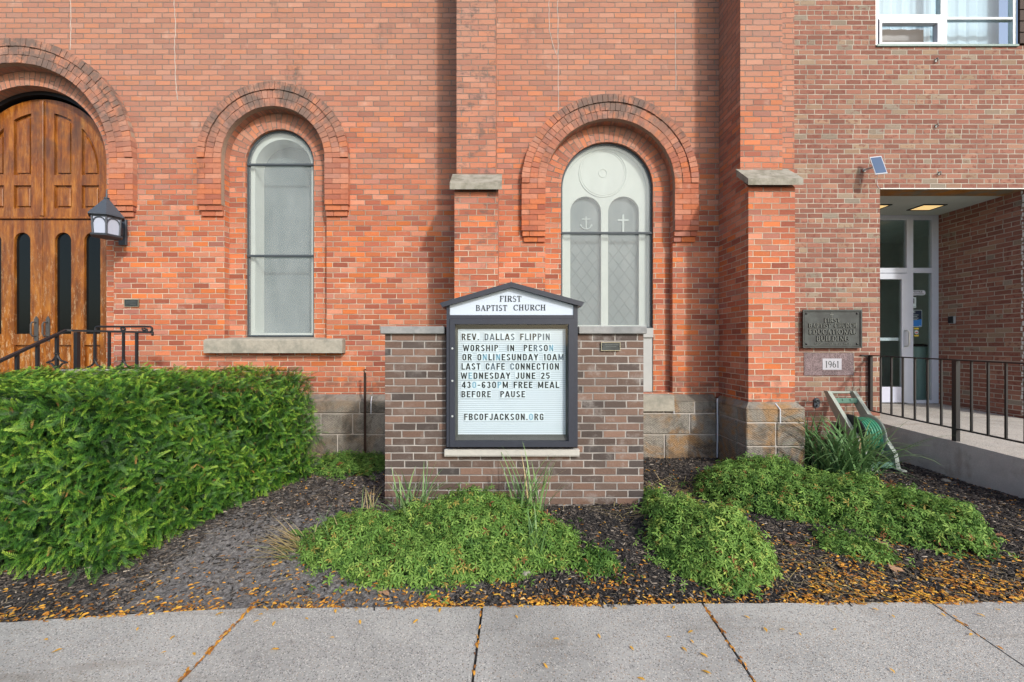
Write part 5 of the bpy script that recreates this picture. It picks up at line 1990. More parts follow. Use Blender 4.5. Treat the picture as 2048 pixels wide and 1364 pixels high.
def loop(m, x0, x1, z0, z1):
    m.box(x0, x1, NY, NY + .002, z0, z1, 0)
    m.box(x0 + .0005, x1 - .0005, NY - .0006, NY - .0002, z1 - .028, z1 - .0005, 1)
    m.box(x0 + .004, x1 - .03, NY - .0006, NY - .0002, z0 + .075, z1 - .045, 1)
    cx_, cz_ = x0 + .026, (z0 + z1) / 2 + .022
    m.tube([(cx_ + .016 * math.cos(a), NY - .001, cz_ + .020 * math.sin(a)) for a in np.linspace(-1.2, 3.6, 12)], .004, 5, 0)
    m.box(x1 - .045, x1 - .008, NY - .0006, NY - .0002, z0 + .015, z0 + .022, 1)


notice('loop_notice', 'pale paper sign with black ear symbol, under the oval sticker', 'notice', 1821, 1832.3, 591.3, 616, loop, [M['paper'], M['ink']])


def poster(m, x0, x1, z0, z1):
    h = z1 - z0
    m.box(x0, x1, NY, NY + .002, z0, z1, 2)
    m.box(x0 + .006, x1 - .006, NY - .0006, NY - .0002, z0 + .006, z0 + h * .36, 1)
    m.box(x0 + .006, x1 - .006, NY - .0006, NY - .0002, z0 + h * .36, z1 - .006, 0)
    m.prism([(x0 + .006, z0 + h * .36), (x1 - .006, z0 + h * .36), (x1 - .006, z0 + h * .46)], NY - .0010, NY - .0007, 1)
    text_into(m, 'BC', x0 + .012, x0 + .075, z1 - .050, z1 - .016, NY - .0008, .001, mi=2, bold=.04)
    for i in range(4):
        m.box(x0 + .012, x0 + .13 - .02 * (i % 2), NY - .0012, NY - .0008, z1 - .085 - i * .026, z1 - .079 - i * .026, 2)
    m.box(x1 - .05, x1 - .015, NY - .0012, NY - .0008, z0 + .015, z0 + .022, 2)


notice('blue_poster', 'dark poster with a bright blue wave along its foot on the sidelight', 'poster', 1821, 1844, 620, 653.5, poster, [M['dkblue'], M['blue'], M['paper']])


def badge(m, x0, x1, z0, z1):
    c, zc = (x0 + x1) / 2, (z0 + z1) / 2
    r = .036
    m.prism([(c + r * math.cos(a), zc + r * math.sin(a)) for a in np.linspace(0, 2 * PI, 20, endpoint=False)], NY, NY + .002, 0)
    m.prism([(c + .024 * math.cos(a), zc + .003 + .024 * math.sin(a)) for a in np.linspace(PI, 2 * PI, 12)], NY - .0006, NY - .0002, 1)
    for s in (-1, 1):
        zz = zc + s * .058
        m.box(c - .038, c + .038, NY - .0006, NY + .001, zz - .013, zz + .013, 2)


notice('round_sticker', 'small round red and white sticker with yellow bars, under the blue poster', 'sticker', 1826, 1840, 655, 673.5, badge, [M['paper'], M['red'], M['yellow']])

t = thing('door_intercom', 'small silver and black intercom box on the wall of the recess', 'intercom', (7.14, 6.55, 1.93))
m = MB()
m.bevbox(7.095, 7.138, 6.66, 6.74, 1.925, 2.045, .005)
m.build('housing', M['silver'], t)
m = MB()
m.bevbox(7.080, 7.0945, 6.655, 6.735, 1.93, 2.04, .004)
m.build('face_plate', M['black'], t)
t = thing('waste_bin', 'tall pale green cylinder bin standing inside behind the sidelight', 'bin', (7.23, 7.35, .60))
M['binskin'] = mat_plain('pale_green_enamel', (0.42, 0.58, 0.55), 0.4, 0.4)
m = MB()
m.lathe((7.23, 7.35, .605), [(.100, 0), (.108, .02), (.108, .93), (.100, .95)], 28)
m.build('body', M['binskin'], t, smooth=False)
m = MB()
m.lathe((7.23, 7.35, 1.556), [(.112, 0), (.114, .03), (.05, .05)], 28)
m.build('lid', M['black'], t)

# ------------------------------------------------------------------ planting
def nprand(n, a=0.0, b=1.0):
    return RNG.uniform(a, b, n)


def quad_strip_template(L, wmax, n, droop, prof_w):
    """flat tapering blade along +x that droops in z"""
    tv, tf = [], []
    for i in range(n + 1):
        u = i / n
        wd = wmax * prof_w(u) / 2
        tv += [(L * u, -wd, -droop * u * u), (L * u, wd, -droop * u * u)]
    for i in range(n):
        tf.append((2 * i, 2 * i + 2, 2 * i + 3, 2 * i + 1))
    return np.array(tv), np.array(tf)


def spray_template(seed):
    """one yew twig: flat double comb of needles, tips paler"""
    rr = random.Random(seed)
    tv, tf, tt = [], [], []
    n = 12
    for i in range(n):
        u = i / (n - 1)
        x = 0.012 + 0.100 * u
        z = -0.022 * u * u
        for s in (-1, 1):
            l = (0.026 - 0.012 * u) * rr.uniform(0.8, 1.15)
            a = R(rr.uniform(48, 66) - 22 * u)
            dx, dy = math.cos(a), s * math.sin(a)
            wd = 0.0024
            b = len(tv)
            lift = rr.uniform(-0.004, 0.006)
            tv += [(x, 0, z), (x + dx * l * .5 - dy * wd, dy * l * .5 + dx * wd, z + lift * .5), (x + dx * l, dy * l, z + lift - .003), (x + dx * l * .5 + dy * wd, dy * l * .5 - dx * wd, z + lift * .5)]
            tf.append((b, b + 1, b + 2, b + 3))
            q = 0.46 * (u - 0.5) + rr.uniform(-.03, .03)
            tt += [q - .05, q, q + .04, q]
    b = len(tv)
    tv += [(0, -.0012, 0), (0.11, -.0006, -.02), (0.11, .0006, -.02), (0, .0012, 0)]
    tf.append((b, b + 1, b + 2, b + 3))
    tt += [-.2, 0, 0, -.2]
    return np.array(tv), np.array(tf), np.array(tt)


# ---- clipped yew hedge; plan: front at y 2.75, right end slanting from (-2.62, 2.75) to (-2.13, 4.72)
HT = 1.25
hedge = thing('yew_hedge', 'large clipped dark green yew hedge at the left, with scattered brown tips', 'hedge', (-3.6, 3.7, 0.0))


def lump(a, b, k):
    return (np.sin(a * 5.1 + k) * np.sin(b * 6.3 + 1.7 * k) * .5 + np.sin(a * 11.7 + 2.1 * k) * np.sin(b * 13.1 + k) * .35 + np.sin(a * 23 + k) * np.sin(b * 19 - k) * .2)


LF = np.array([-5.05, 2.80])
FR = np.array([-2.66, 2.78])
BR = np.array([-2.17, 4.72])
BL = np.array([-5.05, 4.72])
surf = []


def hedge_side(A, B, n, seed):
    """vertical clipped face from A to B in plan"""
    u = nprand(n)
    v = nprand(n) ** 0.95
    d = B - A
    nv = np.array([d[1], -d[0]])
    nv = nv / np.linalg.norm(nv)
    L = np.linalg.norm(d)
    z = 0.07 + v * (HT - 0.06)
    bulge = 0.05 * np.sin(np.clip(v, 0, 1) * PI) + 0.06 * lump(u * L, z, seed) - .13 * np.clip((0.12 - v) / .12, 0, 1) - .05 * np.clip((v - .93) / .07, 0, 1)
    depth = nprand(n) ** 1.5 * 0.22
    bulge = bulge - .22 * np.clip(lump(u * L * .8 + 3, z * 1.3, seed + 9) - .28, 0, 1)
    off = bulge - depth
    xy = A[None] + d[None] * u[:, None] + nv[None] * off[:, None]
    P = np.column_stack([xy, z])
    N = np.tile(np.array([nv[0], nv[1], 0.12]), (n, 1))
    return P, N, depth / .22


def hedge_top(n):
    u, v = nprand(n), nprand(n)
    a = LF[None] + (FR - LF)[None] * u[:, None]
    b = BL[None] + (BR - BL)[None] * u[:, None]
    xy = a + (b - a) * v[:, None]
    depth = nprand(n) ** 2 * 0.15
    z = HT + 0.01 + 0.05 * v - .10 * np.clip((u - .93) / .07, 0, 1) ** 2 + 0.065 * lump(xy[:, 0], xy[:, 1], 3) - depth
    return np.column_stack([xy, z]), np.tile(np.array([0, -.1, 1.0]), (n, 1)), depth / .15


lots = [hedge_side(FR, BR, 11500, 1), hedge_side(LF, FR, 10500, 2), hedge_top(9500), hedge_side(BR, BL, 1500, 4), hedge_side(BL, LF, 800, 5)]
P = np.concatenate([l[0] for l in lots])
N = np.concatenate([l[1] for l in lots])
D = np.concatenate([l[2] for l in lots])
n = len(P)
rnd = RNG.normal(size=(n, 3))
tang = rnd - N * np.sum(rnd * N, 1, keepdims=True)
tang /= np.linalg.norm(tang, axis=1, keepdims=True)
dirs = N * nprand(n, .12, .75)[:, None] + tang * nprand(n, .6, 1.0)[:, None] + np.array([-.06, -.10, -.10])
nor = N * .80 + np.array([0, 0, .50]) + RNG.normal(size=(n, 3)) * .33
fr_ = frames(dirs, nor)
patch = lump(P[:, 0] * .9, P[:, 2] * 1.1 + P[:, 1], 7)
tint = 0.45 + 0.15 * patch + RNG.normal(size=n) * .16 + np.where(N[:, 2] > .5, .14, 0) - .40 * D  # deep sprays painted darker as shade, top sprays paler as top light
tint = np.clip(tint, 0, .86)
dead = nprand(n) < .020
tint[dead] = .97
parts = []
idx = RNG.integers(0, 4, n)
for kx in range(4):
    tv, tf, tt = spray_template(kx)
    s = idx == kx
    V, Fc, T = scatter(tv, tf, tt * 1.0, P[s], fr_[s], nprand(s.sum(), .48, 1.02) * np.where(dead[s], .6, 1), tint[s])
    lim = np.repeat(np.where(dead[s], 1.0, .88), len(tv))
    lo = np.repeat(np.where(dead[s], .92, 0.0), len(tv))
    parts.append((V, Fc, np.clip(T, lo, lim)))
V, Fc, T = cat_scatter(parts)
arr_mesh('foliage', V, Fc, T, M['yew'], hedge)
m = MB()                                                     # closed core, painted near-black for the shade in the hedge
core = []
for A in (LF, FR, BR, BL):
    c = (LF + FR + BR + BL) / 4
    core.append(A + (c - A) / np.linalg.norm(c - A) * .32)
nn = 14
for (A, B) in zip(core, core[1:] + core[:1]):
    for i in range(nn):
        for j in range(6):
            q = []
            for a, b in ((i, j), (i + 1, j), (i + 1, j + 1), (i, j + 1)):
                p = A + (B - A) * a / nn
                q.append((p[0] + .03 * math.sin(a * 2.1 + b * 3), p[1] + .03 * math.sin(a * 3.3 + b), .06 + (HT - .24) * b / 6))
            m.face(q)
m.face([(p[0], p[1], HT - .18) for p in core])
m.build('shade_core', M['yewcore'], hedge)
for i in range(16):
    m = MB()
    x, y = random.uniform(-4.8, -2.6), random.uniform(3.0, 4.5)
    m.tube([(x, y, 0.0), (x + .03, y, .2), (x + random.uniform(-.1, .1), y - .05, .55)], [.028, .022, .012], 7)
    m.build('stem', M['rustpipe'], hedge)


# ---- low leafy ground cover (deeply lobed leaves in mounds)
def palm_template(seed):
    rr = random.Random(seed)
    tv, tf = [(0, 0, 0)], []
    lob = 5
    for i in range(lob):
        a = -PI * .72 + PI * 1.44 * i / (lob - 1)
        l = 0.026 * (1.0 - .22 * abs(a) / PI) * rr.uniform(.9, 1.1)
        for da, k in ((-.27, .60), (-.10, .92), (0, 1.0), (.12, .90), (.27, .58)):
            tv.append((l * k * math.cos(a + da), l * k * math.sin(a + da), .004 * math.cos(3 * (a + da)) - .010 * k * k))
    m_ = len(tv) - 1
    for i in range(lob):
        b = 1 + 5 * i
        tf += [(0, b, b + 1, b + 2), (0, b + 2, b + 3, b + 4)]
        if i:
            tf.append((0, b - 1, b - 1, b))
    tf = [f if len(set(f)) == 4 else (f[0], f[1], f[3], f[3]) for f in tf]
    tf = [f for f in tf if len(set(f)) == 4]
    return np.array(tv), np.array(tf), np.linspace(-.05, .05, len(tv)) * 0


def inside(poly, x, y):
    c = np.zeros(len(x), bool)
    j = len(poly) - 1
    for i in range(len(poly)):
        xi, yi = poly[i]
        xj, yj = poly[j]
        cr = ((yi > y) != (yj > y)) & (x < (xj - xi) * (y - yi) / (yj - yi + 1e-12) + xi)
        c ^= cr
        j = i
    return c


def dist_edge(poly, x, y):
    best = np.full(len(x), 9.0)
    for (xa, ya), (xb, yb) in zip(poly, poly[1:] + poly[:1]):
        dx, dy = xb - xa, yb - ya
        t = np.clip(((x - xa) * dx + (y - ya) * dy) / (dx * dx + dy * dy), 0, 1)
        best = np.minimum(best, np.hypot(x - xa - t * dx, y - ya - t * dy))
    return best


GZ = np.vectorize(gz)
PT = [palm_template(i) for i in range(4)]


def mound(label, poly, height, n, seed, tint0=.45, hump=(), soft=.28):
    px = [p[0] for p in poly]
    py = [p[1] for p in poly]
    x, y = nprand(n * 3, min(px), max(px)), nprand(n * 3, min(py), max(py))
    k = inside(poly, x, y) & ((lump(x * 2.6, y * 2.9, seed + 2) > -.42) | (nprand(len(x)) < .30))
    x, y = x[k][:n], y[k][:n]
    n = len(x)

    def H(x, y):
        d = dist_edge(poly, x, y) + .05 * lump(x * 2.3, y * 2.1, seed + 5) + .012 * np.sin(41 * x + seed) * np.sin(37 * y)
        d = np.maximum(d, .004)
        t = np.clip(d / soft, 0, 1)
        e = np.sqrt(1 - (1 - t) ** 2)
        h = height * e * (.84 + .42 * lump(x * 1.1, y * 1.2, seed))
        for hx, hy, hr, hh in hump:
            h = h + hh * np.exp(-((x - hx) ** 2 + (y - hy) ** 2) / hr ** 2) * np.clip(d / .1, 0, 1)
        return np.maximum(h, .015)
    h = H(x, y)
    e = .012
    gx, gy = (H(x + e, y) - h) / e, (H(x, y + e) - h) / e
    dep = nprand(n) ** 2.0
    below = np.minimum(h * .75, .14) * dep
    z = GZ(x, y) + h - below + RNG.normal(size=n) * .012 + np.where(nprand(n) < .20, nprand(n, 0, .06), 0)
    stray = (nprand(n) < .15) & (dist_edge(poly, x, y) < .09)  # runners that creep out over the mulch
    x = x + np.where(stray, RNG.normal(size=n) * .075, 0)
    y = y + np.where(stray, RNG.normal(size=n) * .075, 0)
    z = np.where(stray, GZ(x, y) + nprand(n, .012, .055), z)
    N = np.column_stack([-gx, -gy, np.ones(n)])
    N /= np.linalg.norm(N, axis=1, keepdims=True)
    off = N * .01
    x2, y2 = x + off[:, 0] * 2 + RNG.normal(size=n) * .012, y + off[:, 1] * 2 + RNG.normal(size=n) * .012
    nor = N * .8 + np.array([0, -.15, .35]) + RNG.normal(size=(n, 3)) * .42
    dirs = RNG.normal(size=(n, 3))
    fr_ = frames(dirs - nor * (np.sum(dirs * nor, 1) / np.sum(nor * nor, 1))[:, None], nor)
    tint = np.clip(tint0 + .10 * lump(x * 1.7, y * 1.9, seed + 3) + RNG.normal(size=n) * .17 - .16 * dep, 0, .90)  # buried leaves painted darker for the shade between them
    od = nprand(n)
    tint[od < .035] = .955
    tint[od < .014] = .99
    root = thing('groundcover_clump', label, 'ground cover', (sum(px) / len(px), sum(py) / len(py), 0.1))
    idx = RNG.integers(0, 4, n)
    parts = []
    P = np.column_stack([x2, y2, z])
    for kx in range(4):
        s = idx == kx
        if s.any():
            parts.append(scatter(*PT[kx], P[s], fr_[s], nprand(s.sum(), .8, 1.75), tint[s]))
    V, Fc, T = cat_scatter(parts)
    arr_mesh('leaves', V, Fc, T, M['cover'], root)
    return root


mound('wide bright green leafy clump in front of the brown sign wall', [(-1.54, 3.12), (-1.36, 2.92), (-1.06, 2.84), (-.92, 2.76), (-.60, 2.74), (-.30, 2.80), (.10, 2.84), (.30, 2.92), (.52, 2.97), (.56, 3.22), (.38, 3.42), (.25, 3.62), (-.20, 3.72),
      (-.62, 3.62), (-1.0, 3.42), (-1.42, 3.45)], .17, 8200, 1, .50, [(-.27, 3.45, .35, .13), (-1.1, 3.15, .25, .03)])
mound('tiny sparse leafy clump at the right end of the wide clump below the sign', [(.52, 2.90), (.66, 2.87), (.80, 2.92), (.74, 3.06), (.60, 3.10)], .10, 420, 5, .40, soft=.15)
mound('rounded bright green leafy clump standing near the sidewalk', [(1.18, 2.90), (1.35, 2.76), (1.60, 2.74), (1.84, 2.86), (1.90, 3.05), (1.80, 3.35), (1.52, 3.52), (1.25, 3.45), (1.10, 3.20)], .30, 4600, 8, .58, [(1.5, 3.2, .3, .05)], .33)
mound('long wide green leafy bank between the stone buttress and the concrete ramp', [(1.85, 4.05), (2.05, 3.72), (2.38, 3.50), (2.75, 3.40), (3.05, 3.20), (3.35, 3.04), (3.66, 3.12), (3.80, 3.35), (3.72, 3.72), (3.45, 4.02), (3.1, 4.30), (2.75, 4.60),
      (2.3, 4.62), (2.0, 4.40)], .25, 10500, 11, .46, [(3.35, 3.35, .35, .05), (2.6, 4.2, .5, .05)], .30)
mound('small leggy green clump hugging the right end of the sign wall', [(1.20, 3.55), (1.38, 3.42), (1.52, 3.52), (1.48, 3.80), (1.30, 4.0), (1.26, 3.82)], .17, 720, 15, .55, soft=.15)
mound('low patchy green weeds between the hedge end and the stone plinth', [(-2.2, 4.75), (-1.85, 4.55), (-1.45, 4.75), (-1.35, 5.15), (-1.6, 5.35), (-2.3, 5.38)], .12, 1500, 19, .40, soft=.2)
mound('scrap of low green growth on the leaf litter at the right', [(2.35, 3.10), (2.62, 2.98), (2.85, 3.05), (2.75, 3.28), (2.45, 3.30)], .06, 420, 23, .5, soft=.12)


# ---- long bladed tufts
def blade_mesh(blades):
    """blades: list of (base, azimuth, length, lean, droop, width, tint)"""
    Vs, Fs, Ts = [], [], []
    o = 0
    for b, az, L, lean, droop, wd, ti in blades:
        n = 9
        side = (-math.sin(az), math.cos(az))
        pts = []
        ang = lean
        p = np.array(b, float)
        for i in range(n + 1):
            u = i / n
            w_ = wd * (min(1.0, .55 + 2.2 * u) * (1 - u ** 2.2)) / 2 + .0003
            pts.append((p[0] - side[0] * w_, p[1] - side[1] * w_, p[2]))
            pts.append((p[0] + side[0] * w_, p[1] + side[1] * w_, p[2]))
            Ts += [ti + .08 * (u - .4)] * 2
            p = p + L / n * np.array([math.sin(ang) * math.cos(az), math.sin(ang) * math.sin(az), math.cos(ang)])
            ang += droop / n * (.5 + u)
            p[2] = max(p[2], gz(p[0], p[1]) + .006)
        Vs += pts
        Fs += [(o + 2 * i, o + 2 * i + 2, o + 2 * i + 3, o + 2 * i + 1) for i in range(n)]
        o += len(pts)
    return np.array(Vs), np.array(Fs), np.clip(np.array(Ts), 0, 1)


def tuft(name, label, cat, x, y, n, Lr, leanr, droopr, wd, tint, rad, mat='blade', azr=(0, 2 * PI), dry=.06):
    root = thing(name, label, cat, (x, y, gz(x, y)))
    bl = []
    for _ in range(n):
        a = random.uniform(0, 2 * PI)
        r = rad * math.sqrt(random.random())
        bx, by = x + r * math.cos(a), y + r * math.sin(a)
        ti = min(.80 if tint < .85 else .99, random.gauss(tint, .13)) if random.random() > dry else random.uniform(.92, .99)
        bl.append(((bx, by, gz(bx, by) - .005), random.uniform(*azr), random.uniform(*Lr), random.uniform(*leanr), random.uniform(*droopr), wd * random.uniform(.7, 1.2), min(.99, max(0, ti))))
    V, Fc, T = blade_mesh(bl)
    arr_mesh('blades', V, Fc, T, M[mat], root)
    return root


tuft('ornamental_grass', 'tuft of arching green grass at the left foot of the sign wall', 'grass tuft', -.78, 3.50, 52, (.28, .52), (.05, .60), (.3, 1.4), .018, .74, .12, dry=.02)
tuft('ornamental_grass', 'tall upright tuft of grass before the middle right of the sign wall', 'grass tuft', .19, 3.48, 46, (.30, .74), (.02, .45), (.1, 1.3), .020, .74, .13, dry=.03)
tuft('ornamental_grass', 'short blades of grass rising from the leafy clump below the tall tuft', 'grass tuft', .20, 3.02, 16, (.25, .42), (.05, .5), (.3, 1.2), .013, .62, .06)
tuft('daylily', 'big fountain of strap leaved daylily between the stone buttress and the hose cart', 'plant', 3.72, 4.62, 200, (.50, 1.0), (.08, .80), (.9, 2.3), .026, .46, .25, dry=.008)
tuft('daylily', 'upright dark strap leaves against the annex wall behind the daylily fountain', 'plant', 3.62, 5.22, 90, (.40, .75), (.02, .45), (.3, 1.2), .024, .18, .20, dry=.0)
tuft('dry_grass', 'straw coloured dying grass tuft left of the sign wall foot', 'grass tuft', -1.16, 3.50, 40, (.12, .32), (.05, .7), (.2, 1.2), .007, .93, .10, dry=.5)
tuft('dry_grass', 'flattened straw grass spilling left from the wide leafy clump', 'grass tuft', -1.52, 3.13, 60, (.18, .42), (.9, 1.4), (.1, .5), .007, .95, .10, azr=(2.5, 4.3), dry=.7)
tuft('dry_grass', 'thin green grass mixed into the left end of the wide leafy clump', 'grass tuft', -1.33, 3.12, 45, (.15, .34), (.3, 1.1), (.2, 1.0), .007, .66, .14, dry=.15)
tuft('dry_grass', 'heap of dry straw between the sign wall end and the buttress', 'dead grass', 1.78, 4.30, 90, (.10, .26), (1.2, 1.55), (.0, .2), .006, .96, .26, dry=.9)
tuft('dry_grass', 'dry straw scattered on the leaf litter right of the rounded clump', 'dead grass', 2.10, 2.92, 80, (.10, .28), (1.35, 1.57), (.0, .1), .005, .97, .32, dry=.95)
tuft('dry_grass', 'dry stalks strewn at the right foot of the sign wall', 'dead grass', 1.05, 3.72, 45, (.12, .30), (1.3, 1.57), (.0, .1), .005, .97, .25, dry=.95)
tuft('weed_grass', 'single short weed tuft on dark mulch right of the sign', 'weed', 1.15, 3.05, 7, (.06, .14), (.2, .8), (.2, .8), .007, .66, .02)


def rosette(label, x, y, n, L):
    root = thing('broadleaf_weed', label, 'weed', (x, y, gz(x, y)))
    Vs, Fs, Ts, o = [], [], [], 0
    for i in range(n):
        az = 2 * PI * i / n + random.uniform(-.3, .3)
        tv, tf = quad_strip_template(L * random.uniform(.7, 1.1), L * .36, 6, L * .25, lambda u: math.sin(PI * (u * .92 + .06)) ** .8)
        lift = random.uniform(.3, .9)
        c, s_ = math.cos(az), math.sin(az)
        for p in tv:
            r, zz = p[0] * math.cos(lift), p[0] * math.sin(lift) + p[2] + abs(p[1]) * .25
            Vs.append((x + r * c - p[1] * s_, y + r * s_ + p[1] * c, gz(x, y) + .01 + zz))
            Ts.append(.35 + .1 * random.random())
        Fs += [tuple(o + k for k in f) for f in tf]
        o += len(tv)
    arr_mesh('leaves', np.array(Vs), np.array(Fs), np.array(Ts), M['cover'], root)


rosette('broad leaved weed at the top left of the wide leafy clump', -1.36, 3.42, 9, .16)
rosette('broad leaved weed lying left of the flattened straw grass', -1.60, 3.28, 5, .13)
rosette('pointed light green weed in front of the wide leafy clump', -.93, 2.80, 7, .12)
rosette('tiny weed seedling on the litter below the wide leafy clump', -.46, 2.66, 5, .06)
rosette('broad leaved weed beside the hedge foot near the stone plinth', -1.62, 4.72, 8, .17)

# ---- bark mulch, leaf litter (nobody could count these) and the leaves one can
def free_xy(n, dens):
    x, y = nprand(n, -3.9, 4.92), nprand(n, 2.42, 5.42)
    ok = y > np.vectorize(edge_y)(x) - .02
    ok &= ~((x > X0 - .0) & (x < X1 + .0) & (y > SY - .01) & (y < SY + .31))
    ok &= ~((x > 2.72) & (x < 3.44) & (y > 4.76))
    ok &= ~((x > -.69) & (x < 0) & (y > 4.76))
    ok &= nprand(n) < dens(x, y)
    return x[ok], y[ok]


def flat_scatter(name, x, y, tv, tf, mat, size, tint, tilt, lift, parent=None):
    n = len(x)
    nor = np.column_stack([RNG.normal(size=n) * tilt, RNG.normal(size=n) * tilt, np.ones(n)])
    d = RNG.normal(size=(n, 3))
    d[:, 2] = 0
    z = GZ(x, y) + lift(n)
    V, Fc, T = scatter(tv, tf, np.zeros(len(tv)), np.column_stack([x, y, z]), frames(d, nor), size, tint)
    return arr_mesh(name, V, Fc, T, mat, parent)


chip_v = np.array([(-.022, -.004, 0), (.020, -.005, .001), (.024, .003, 0), (-.019, .005, .001), (-.020, -.003, .005), (.019, -.004, .006), (.021, .002, .005), (-.017, .004, .006)])
chip_f = np.array([(4, 5, 6, 7), (0, 1, 5, 4), (1, 2, 6, 5), (2, 3, 7, 6), (3, 0, 4, 7)])


def mulch_dens(x, y):
    grey = ((x > -2.35) & (x < -.35)).astype(float) * np.clip((3.9 - y) / .6, 0, 1)
    return np.clip(1 - .84 * grey, .05, 1)


x, y = free_xy(105000, mulch_dens)
n = len(x)
flat_scatter('bark_mulch', x, y, chip_v, chip_f, M['chip'], nprand(n, .22, 1.0), np.clip(RNG.beta(1.5, 1.9, n) * 1.02, 0, 1), .38, lambda k: nprand(k, -.002, .012))
tag(bpy.data.objects['bark_mulch'], 'dark bark mulch chips covering the bed', 'mulch', kind='stuff')

x, y = free_xy(26000, lambda x, y: ((x > -3.3) & (x < .3)).astype(float) * np.clip((4.3 - y) / .6, 0, 1))
n = len(x)
flat_scatter('soil_crumbs', x, y, chip_v * np.array([.7, 1.6, 1.2]), chip_f, M['chip'], nprand(n, .10, .42), np.clip(RNG.beta(2.2, 1.6, n), 0, 1), .5, lambda k: nprand(k, -.002, .006))
tag(bpy.data.objects['soil_crumbs'], 'grey crumbs and grit on the bare soil beside the hedge', 'grit', kind='stuff')

leaf_v = np.array([(-.015, 0, 0), (-.005, -.0050, .0025), (.007, -.0046, .003), (.016, 0, 0), (.007, .0046, .004), (-.005, .0050, .002)])
leaf_f = np.array([(0, 1, 4, 5), (1, 2, 3, 4)])


def litter_dens(x, y):
    e = y - np.vectorize(edge_y)(x)
    d = 1.0 * np.exp(-e / .045) + .34 * np.exp(-e / .22) + .02
    right = np.clip((x - 1.4) / .6, 0, 1) * np.clip((4.4 - x) / .8, .25, 1) * np.exp(-np.maximum(e - .28, 0) / .16)
    d = d + .50 * right * (y < 3.3)
    clump = np.clip(.55 + 1.0 * lump(x * 1.6, y * 2.0, 2), .12, 1.4)
    d = d * clump * np.where(x < -2.3, .75, 1) * np.where((x > 1.0) & (x < 1.35), .6, 1)
    return np.clip(d, 0, 1)


x, y = free_xy(150000, litter_dens)
n = len(x)
print('litter', n)
flat_scatter('leaf_litter', x, y, leaf_v, leaf_f, M['leaflet'], nprand(n, .55, 1.25), np.clip(RNG.beta(1.6, 1.6, n), 0, 1), .35, lambda k: nprand(k, .010, .022))
tag(bpy.data.objects['leaf_litter'], 'orange and yellow leaflets drifted along the sidewalk edge', 'leaf litter', kind='stuff')
# brown crumbs and twigs of the litter on the right
x, y = free_xy(16000, lambda x, y: np.clip((x - 1.3) / .8, 0, 1) * np.exp(-np.maximum(y - 2.95, 0) / .2) * .9 + .07)
n = len(x)
flat_scatter('twig_litter', x, y, np.array([(-.03, -.0012, 0), (.03, -.001, .004), (.03, .001, .004), (-.03, .0012, 0)]), np.array([(0, 1, 2, 3)]), M['straw'], nprand(n, .4, 1.4), nprand(n, 0, .8), .2, lambda k: nprand(k, .012, .020))
tag(bpy.data.objects['twig_litter'], 'dry twigs and stalks lying over the mulch', 'twigs', kind='stuff')

# leaflets packed in the sidewalk joints
lx_, ly_ = [], []
for (a1, a0), w_ in ((JT[3], 150), (JT[4], 18), (JT[5], 75), (JT[6], 40)):
    for _ in range(w_):
        u = random.random() ** 1.4
        yy = 2.55 - u * 1.4
        lx_.append(a1 + (a0 - a1) * (2.55 - yy) / 2.25 + random.gauss(0, .006))
        ly_.append(yy)
n = len(lx_)
nor = np.column_stack([RNG.normal(size=n) * .3, RNG.normal(size=n) * .3, np.ones(n)])
d = np.column_stack([RNG.normal(size=n) * .3, np.ones(n), np.zeros(n)])
V, Fc, T = scatter(leaf_v, leaf_f, np.zeros(6), np.column_stack([lx_, ly_, nprand(n, -.008, .006)]), frames(d, nor), nprand(n, .7, 1.3), np.clip(RNG.beta(1.5, 2.2, n), 0, 1))
tag(arr_mesh('joint_litter', V, Fc, T, M['leaflet']), 'leaflets and crumbs caught in the sidewalk joints', 'leaf litter', kind='stuff')

# loose leaflets on the concrete: each one a thing
me0 = None
spots = [(2048 * .0, 0)]
loose = [(92, 1281), (113, 1304), (275, 1260), (345, 1277), (327, 1307), (438, 1230), (520, 1231), (512, 1245), (548, 1249), (613, 1239), (664, 1277), (550, 1301), (671, 1224), (831, 1245), (880, 1222), (1033, 1235),
         (1112, 1280), (1198, 1274), (1263, 1298), (1338, 1276), (1381, 1266), (1368, 1300), (1384, 1285), (1348, 1217), (1407, 1312), (1413, 1347), (1091, 1334), (1282, 1360), (1494, 1236), (1531, 1261), (1564, 1261), (1600, 1270), (1670, 1261),
         (1784, 1343), (1786, 1234), (1886, 1231), (1942, 1271), (1962, 1232), (1995, 1221), (1230, 1219), (1750, 1220), (388, 1310), (720, 1246)]
for i, (a, b) in enumerate(loose):
    d = EYE * F / (b - CY)
    xx, yy = PX(a, d), d
    if i == 0:
        V, Fc, T = scatter(leaf_v, leaf_f, np.zeros(6), np.zeros((1, 3)), np.eye(3)[None], np.array([1.25]), np.array([.75]))
        o = arr_mesh('fallen_leaflet', V, Fc, T, M['leaflet'])
        proto = o
    else:
        o = proto.copy()
        COL.objects.link(o)
    o.location = (xx, yy, .006)
    o.rotation_euler = (random.uniform(-.1, .1), random.uniform(-.15, .15), random.uniform(0, 6.28))
    s_ = random.uniform(.7, 1.25)
    o.scale = (s_, s_, s_)
    tag(o, 'small yellow leaflet lying loose on the grey sidewalk', 'leaf', 'loose leaflets on the sidewalk')

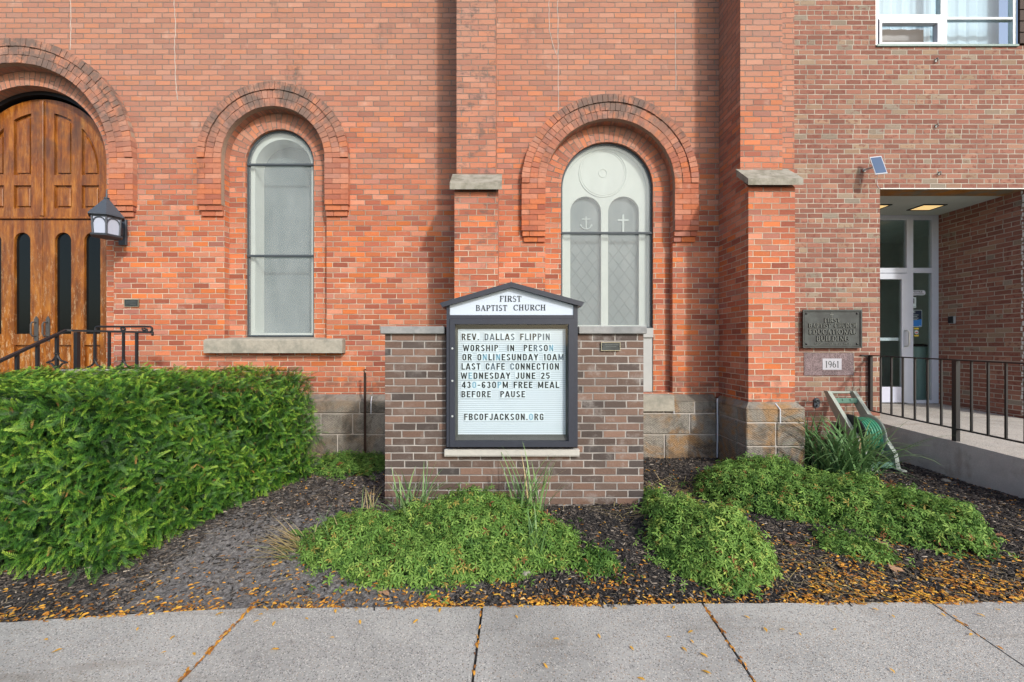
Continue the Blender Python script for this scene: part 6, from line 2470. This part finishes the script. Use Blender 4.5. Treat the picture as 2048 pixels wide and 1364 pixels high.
# the few big brown leaves
def maple_template():
    tv, tf = [(0, 0, 0)], []
    ang = [-150, -118, -95, -70, -48, -25, 0, 25, 48, 70, 95, 118, 150]
    rad = [.25, .62, .34, .80, .42, .66, 1.0, .66, .42, .80, .34, .62, .25]
    for i, (a, r) in enumerate(zip(ang, rad)):
        tv.append((r * math.cos(R(a)), r * math.sin(R(a)), .10 * math.sin(i * 1.9) + .12 * r * r))
    for i in range(1, 13, 2):
        tf.append((0, i, i + 1, i + 2))
    return np.array(tv), np.array(tf), np.zeros(len(tv))


MT = maple_template()
big = [(694, 1148, .075, .5, 'large brown maple leaf left of the wide leafy clump'), (766, 1190, .06, .8, 'pale curled leaf below the left end of the wide leafy clump'), (1127, 1130, .055, .9, 'pale tan leaf right of the wide leafy clump'),
       (1583, 1090, .075, .25, 'reddish brown leaf beside the rounded clump'), (1768, 1097, .07, .45, 'tan brown leaf on the litter under the long leafy bank'), (1785, 1142, .065, .95, 'pale folded leaf on the litter at the right'),
       (1855, 963, .06, .35, 'brown leaf on black mulch beside the concrete ramp'), (2005, 1075, .055, .15, 'dark red leaf at the right tip of the long leafy bank'), (1008, 1141, .06, .40, 'brown leaf at the foot of the wide leafy clump near its middle')]
for a, b, s_, ti, lb in big:
    d = 3.0
    for _ in range(12):
        d = (EYE - gz(PX(a, d), d)) * F / (b - CY)
    V, Fc, T = scatter(*MT, np.zeros((1, 3)), np.eye(3)[None], np.array([s_]), np.array([ti]))
    o = arr_mesh('brown_leaf', V, Fc, T, M['brownleaf'])
    o.location = (PX(a, d), d, gz(PX(a, d), d) + .022)
    o.rotation_euler = (random.uniform(-.3, .3), random.uniform(-.3, .3), random.uniform(0, 6.28))
    tag(o, lb, 'leaf')
# two pale stones
for a, b, s_, lb in ((1892, 964, .042, 'pale stone on the black mulch beside the ramp'), (1052, 1150, .035, 'tan stone just below the wide leafy clump')):
    d = 3.0
    for _ in range(12):
        d = (EYE - gz(PX(a, d), d)) * F / (b - CY)
    m = MB()
    x, y = PX(a, d), d
    m.lathe((x, y, gz(x, y)), [(s_ * .6, 0), (s_, s_ * .3), (s_ * .85, s_ * .62), (s_ * .4, s_ * .8)], 7)
    tag(m.build('stone', M['sill'], org=(x, y, gz(x, y))), lb, 'stone')
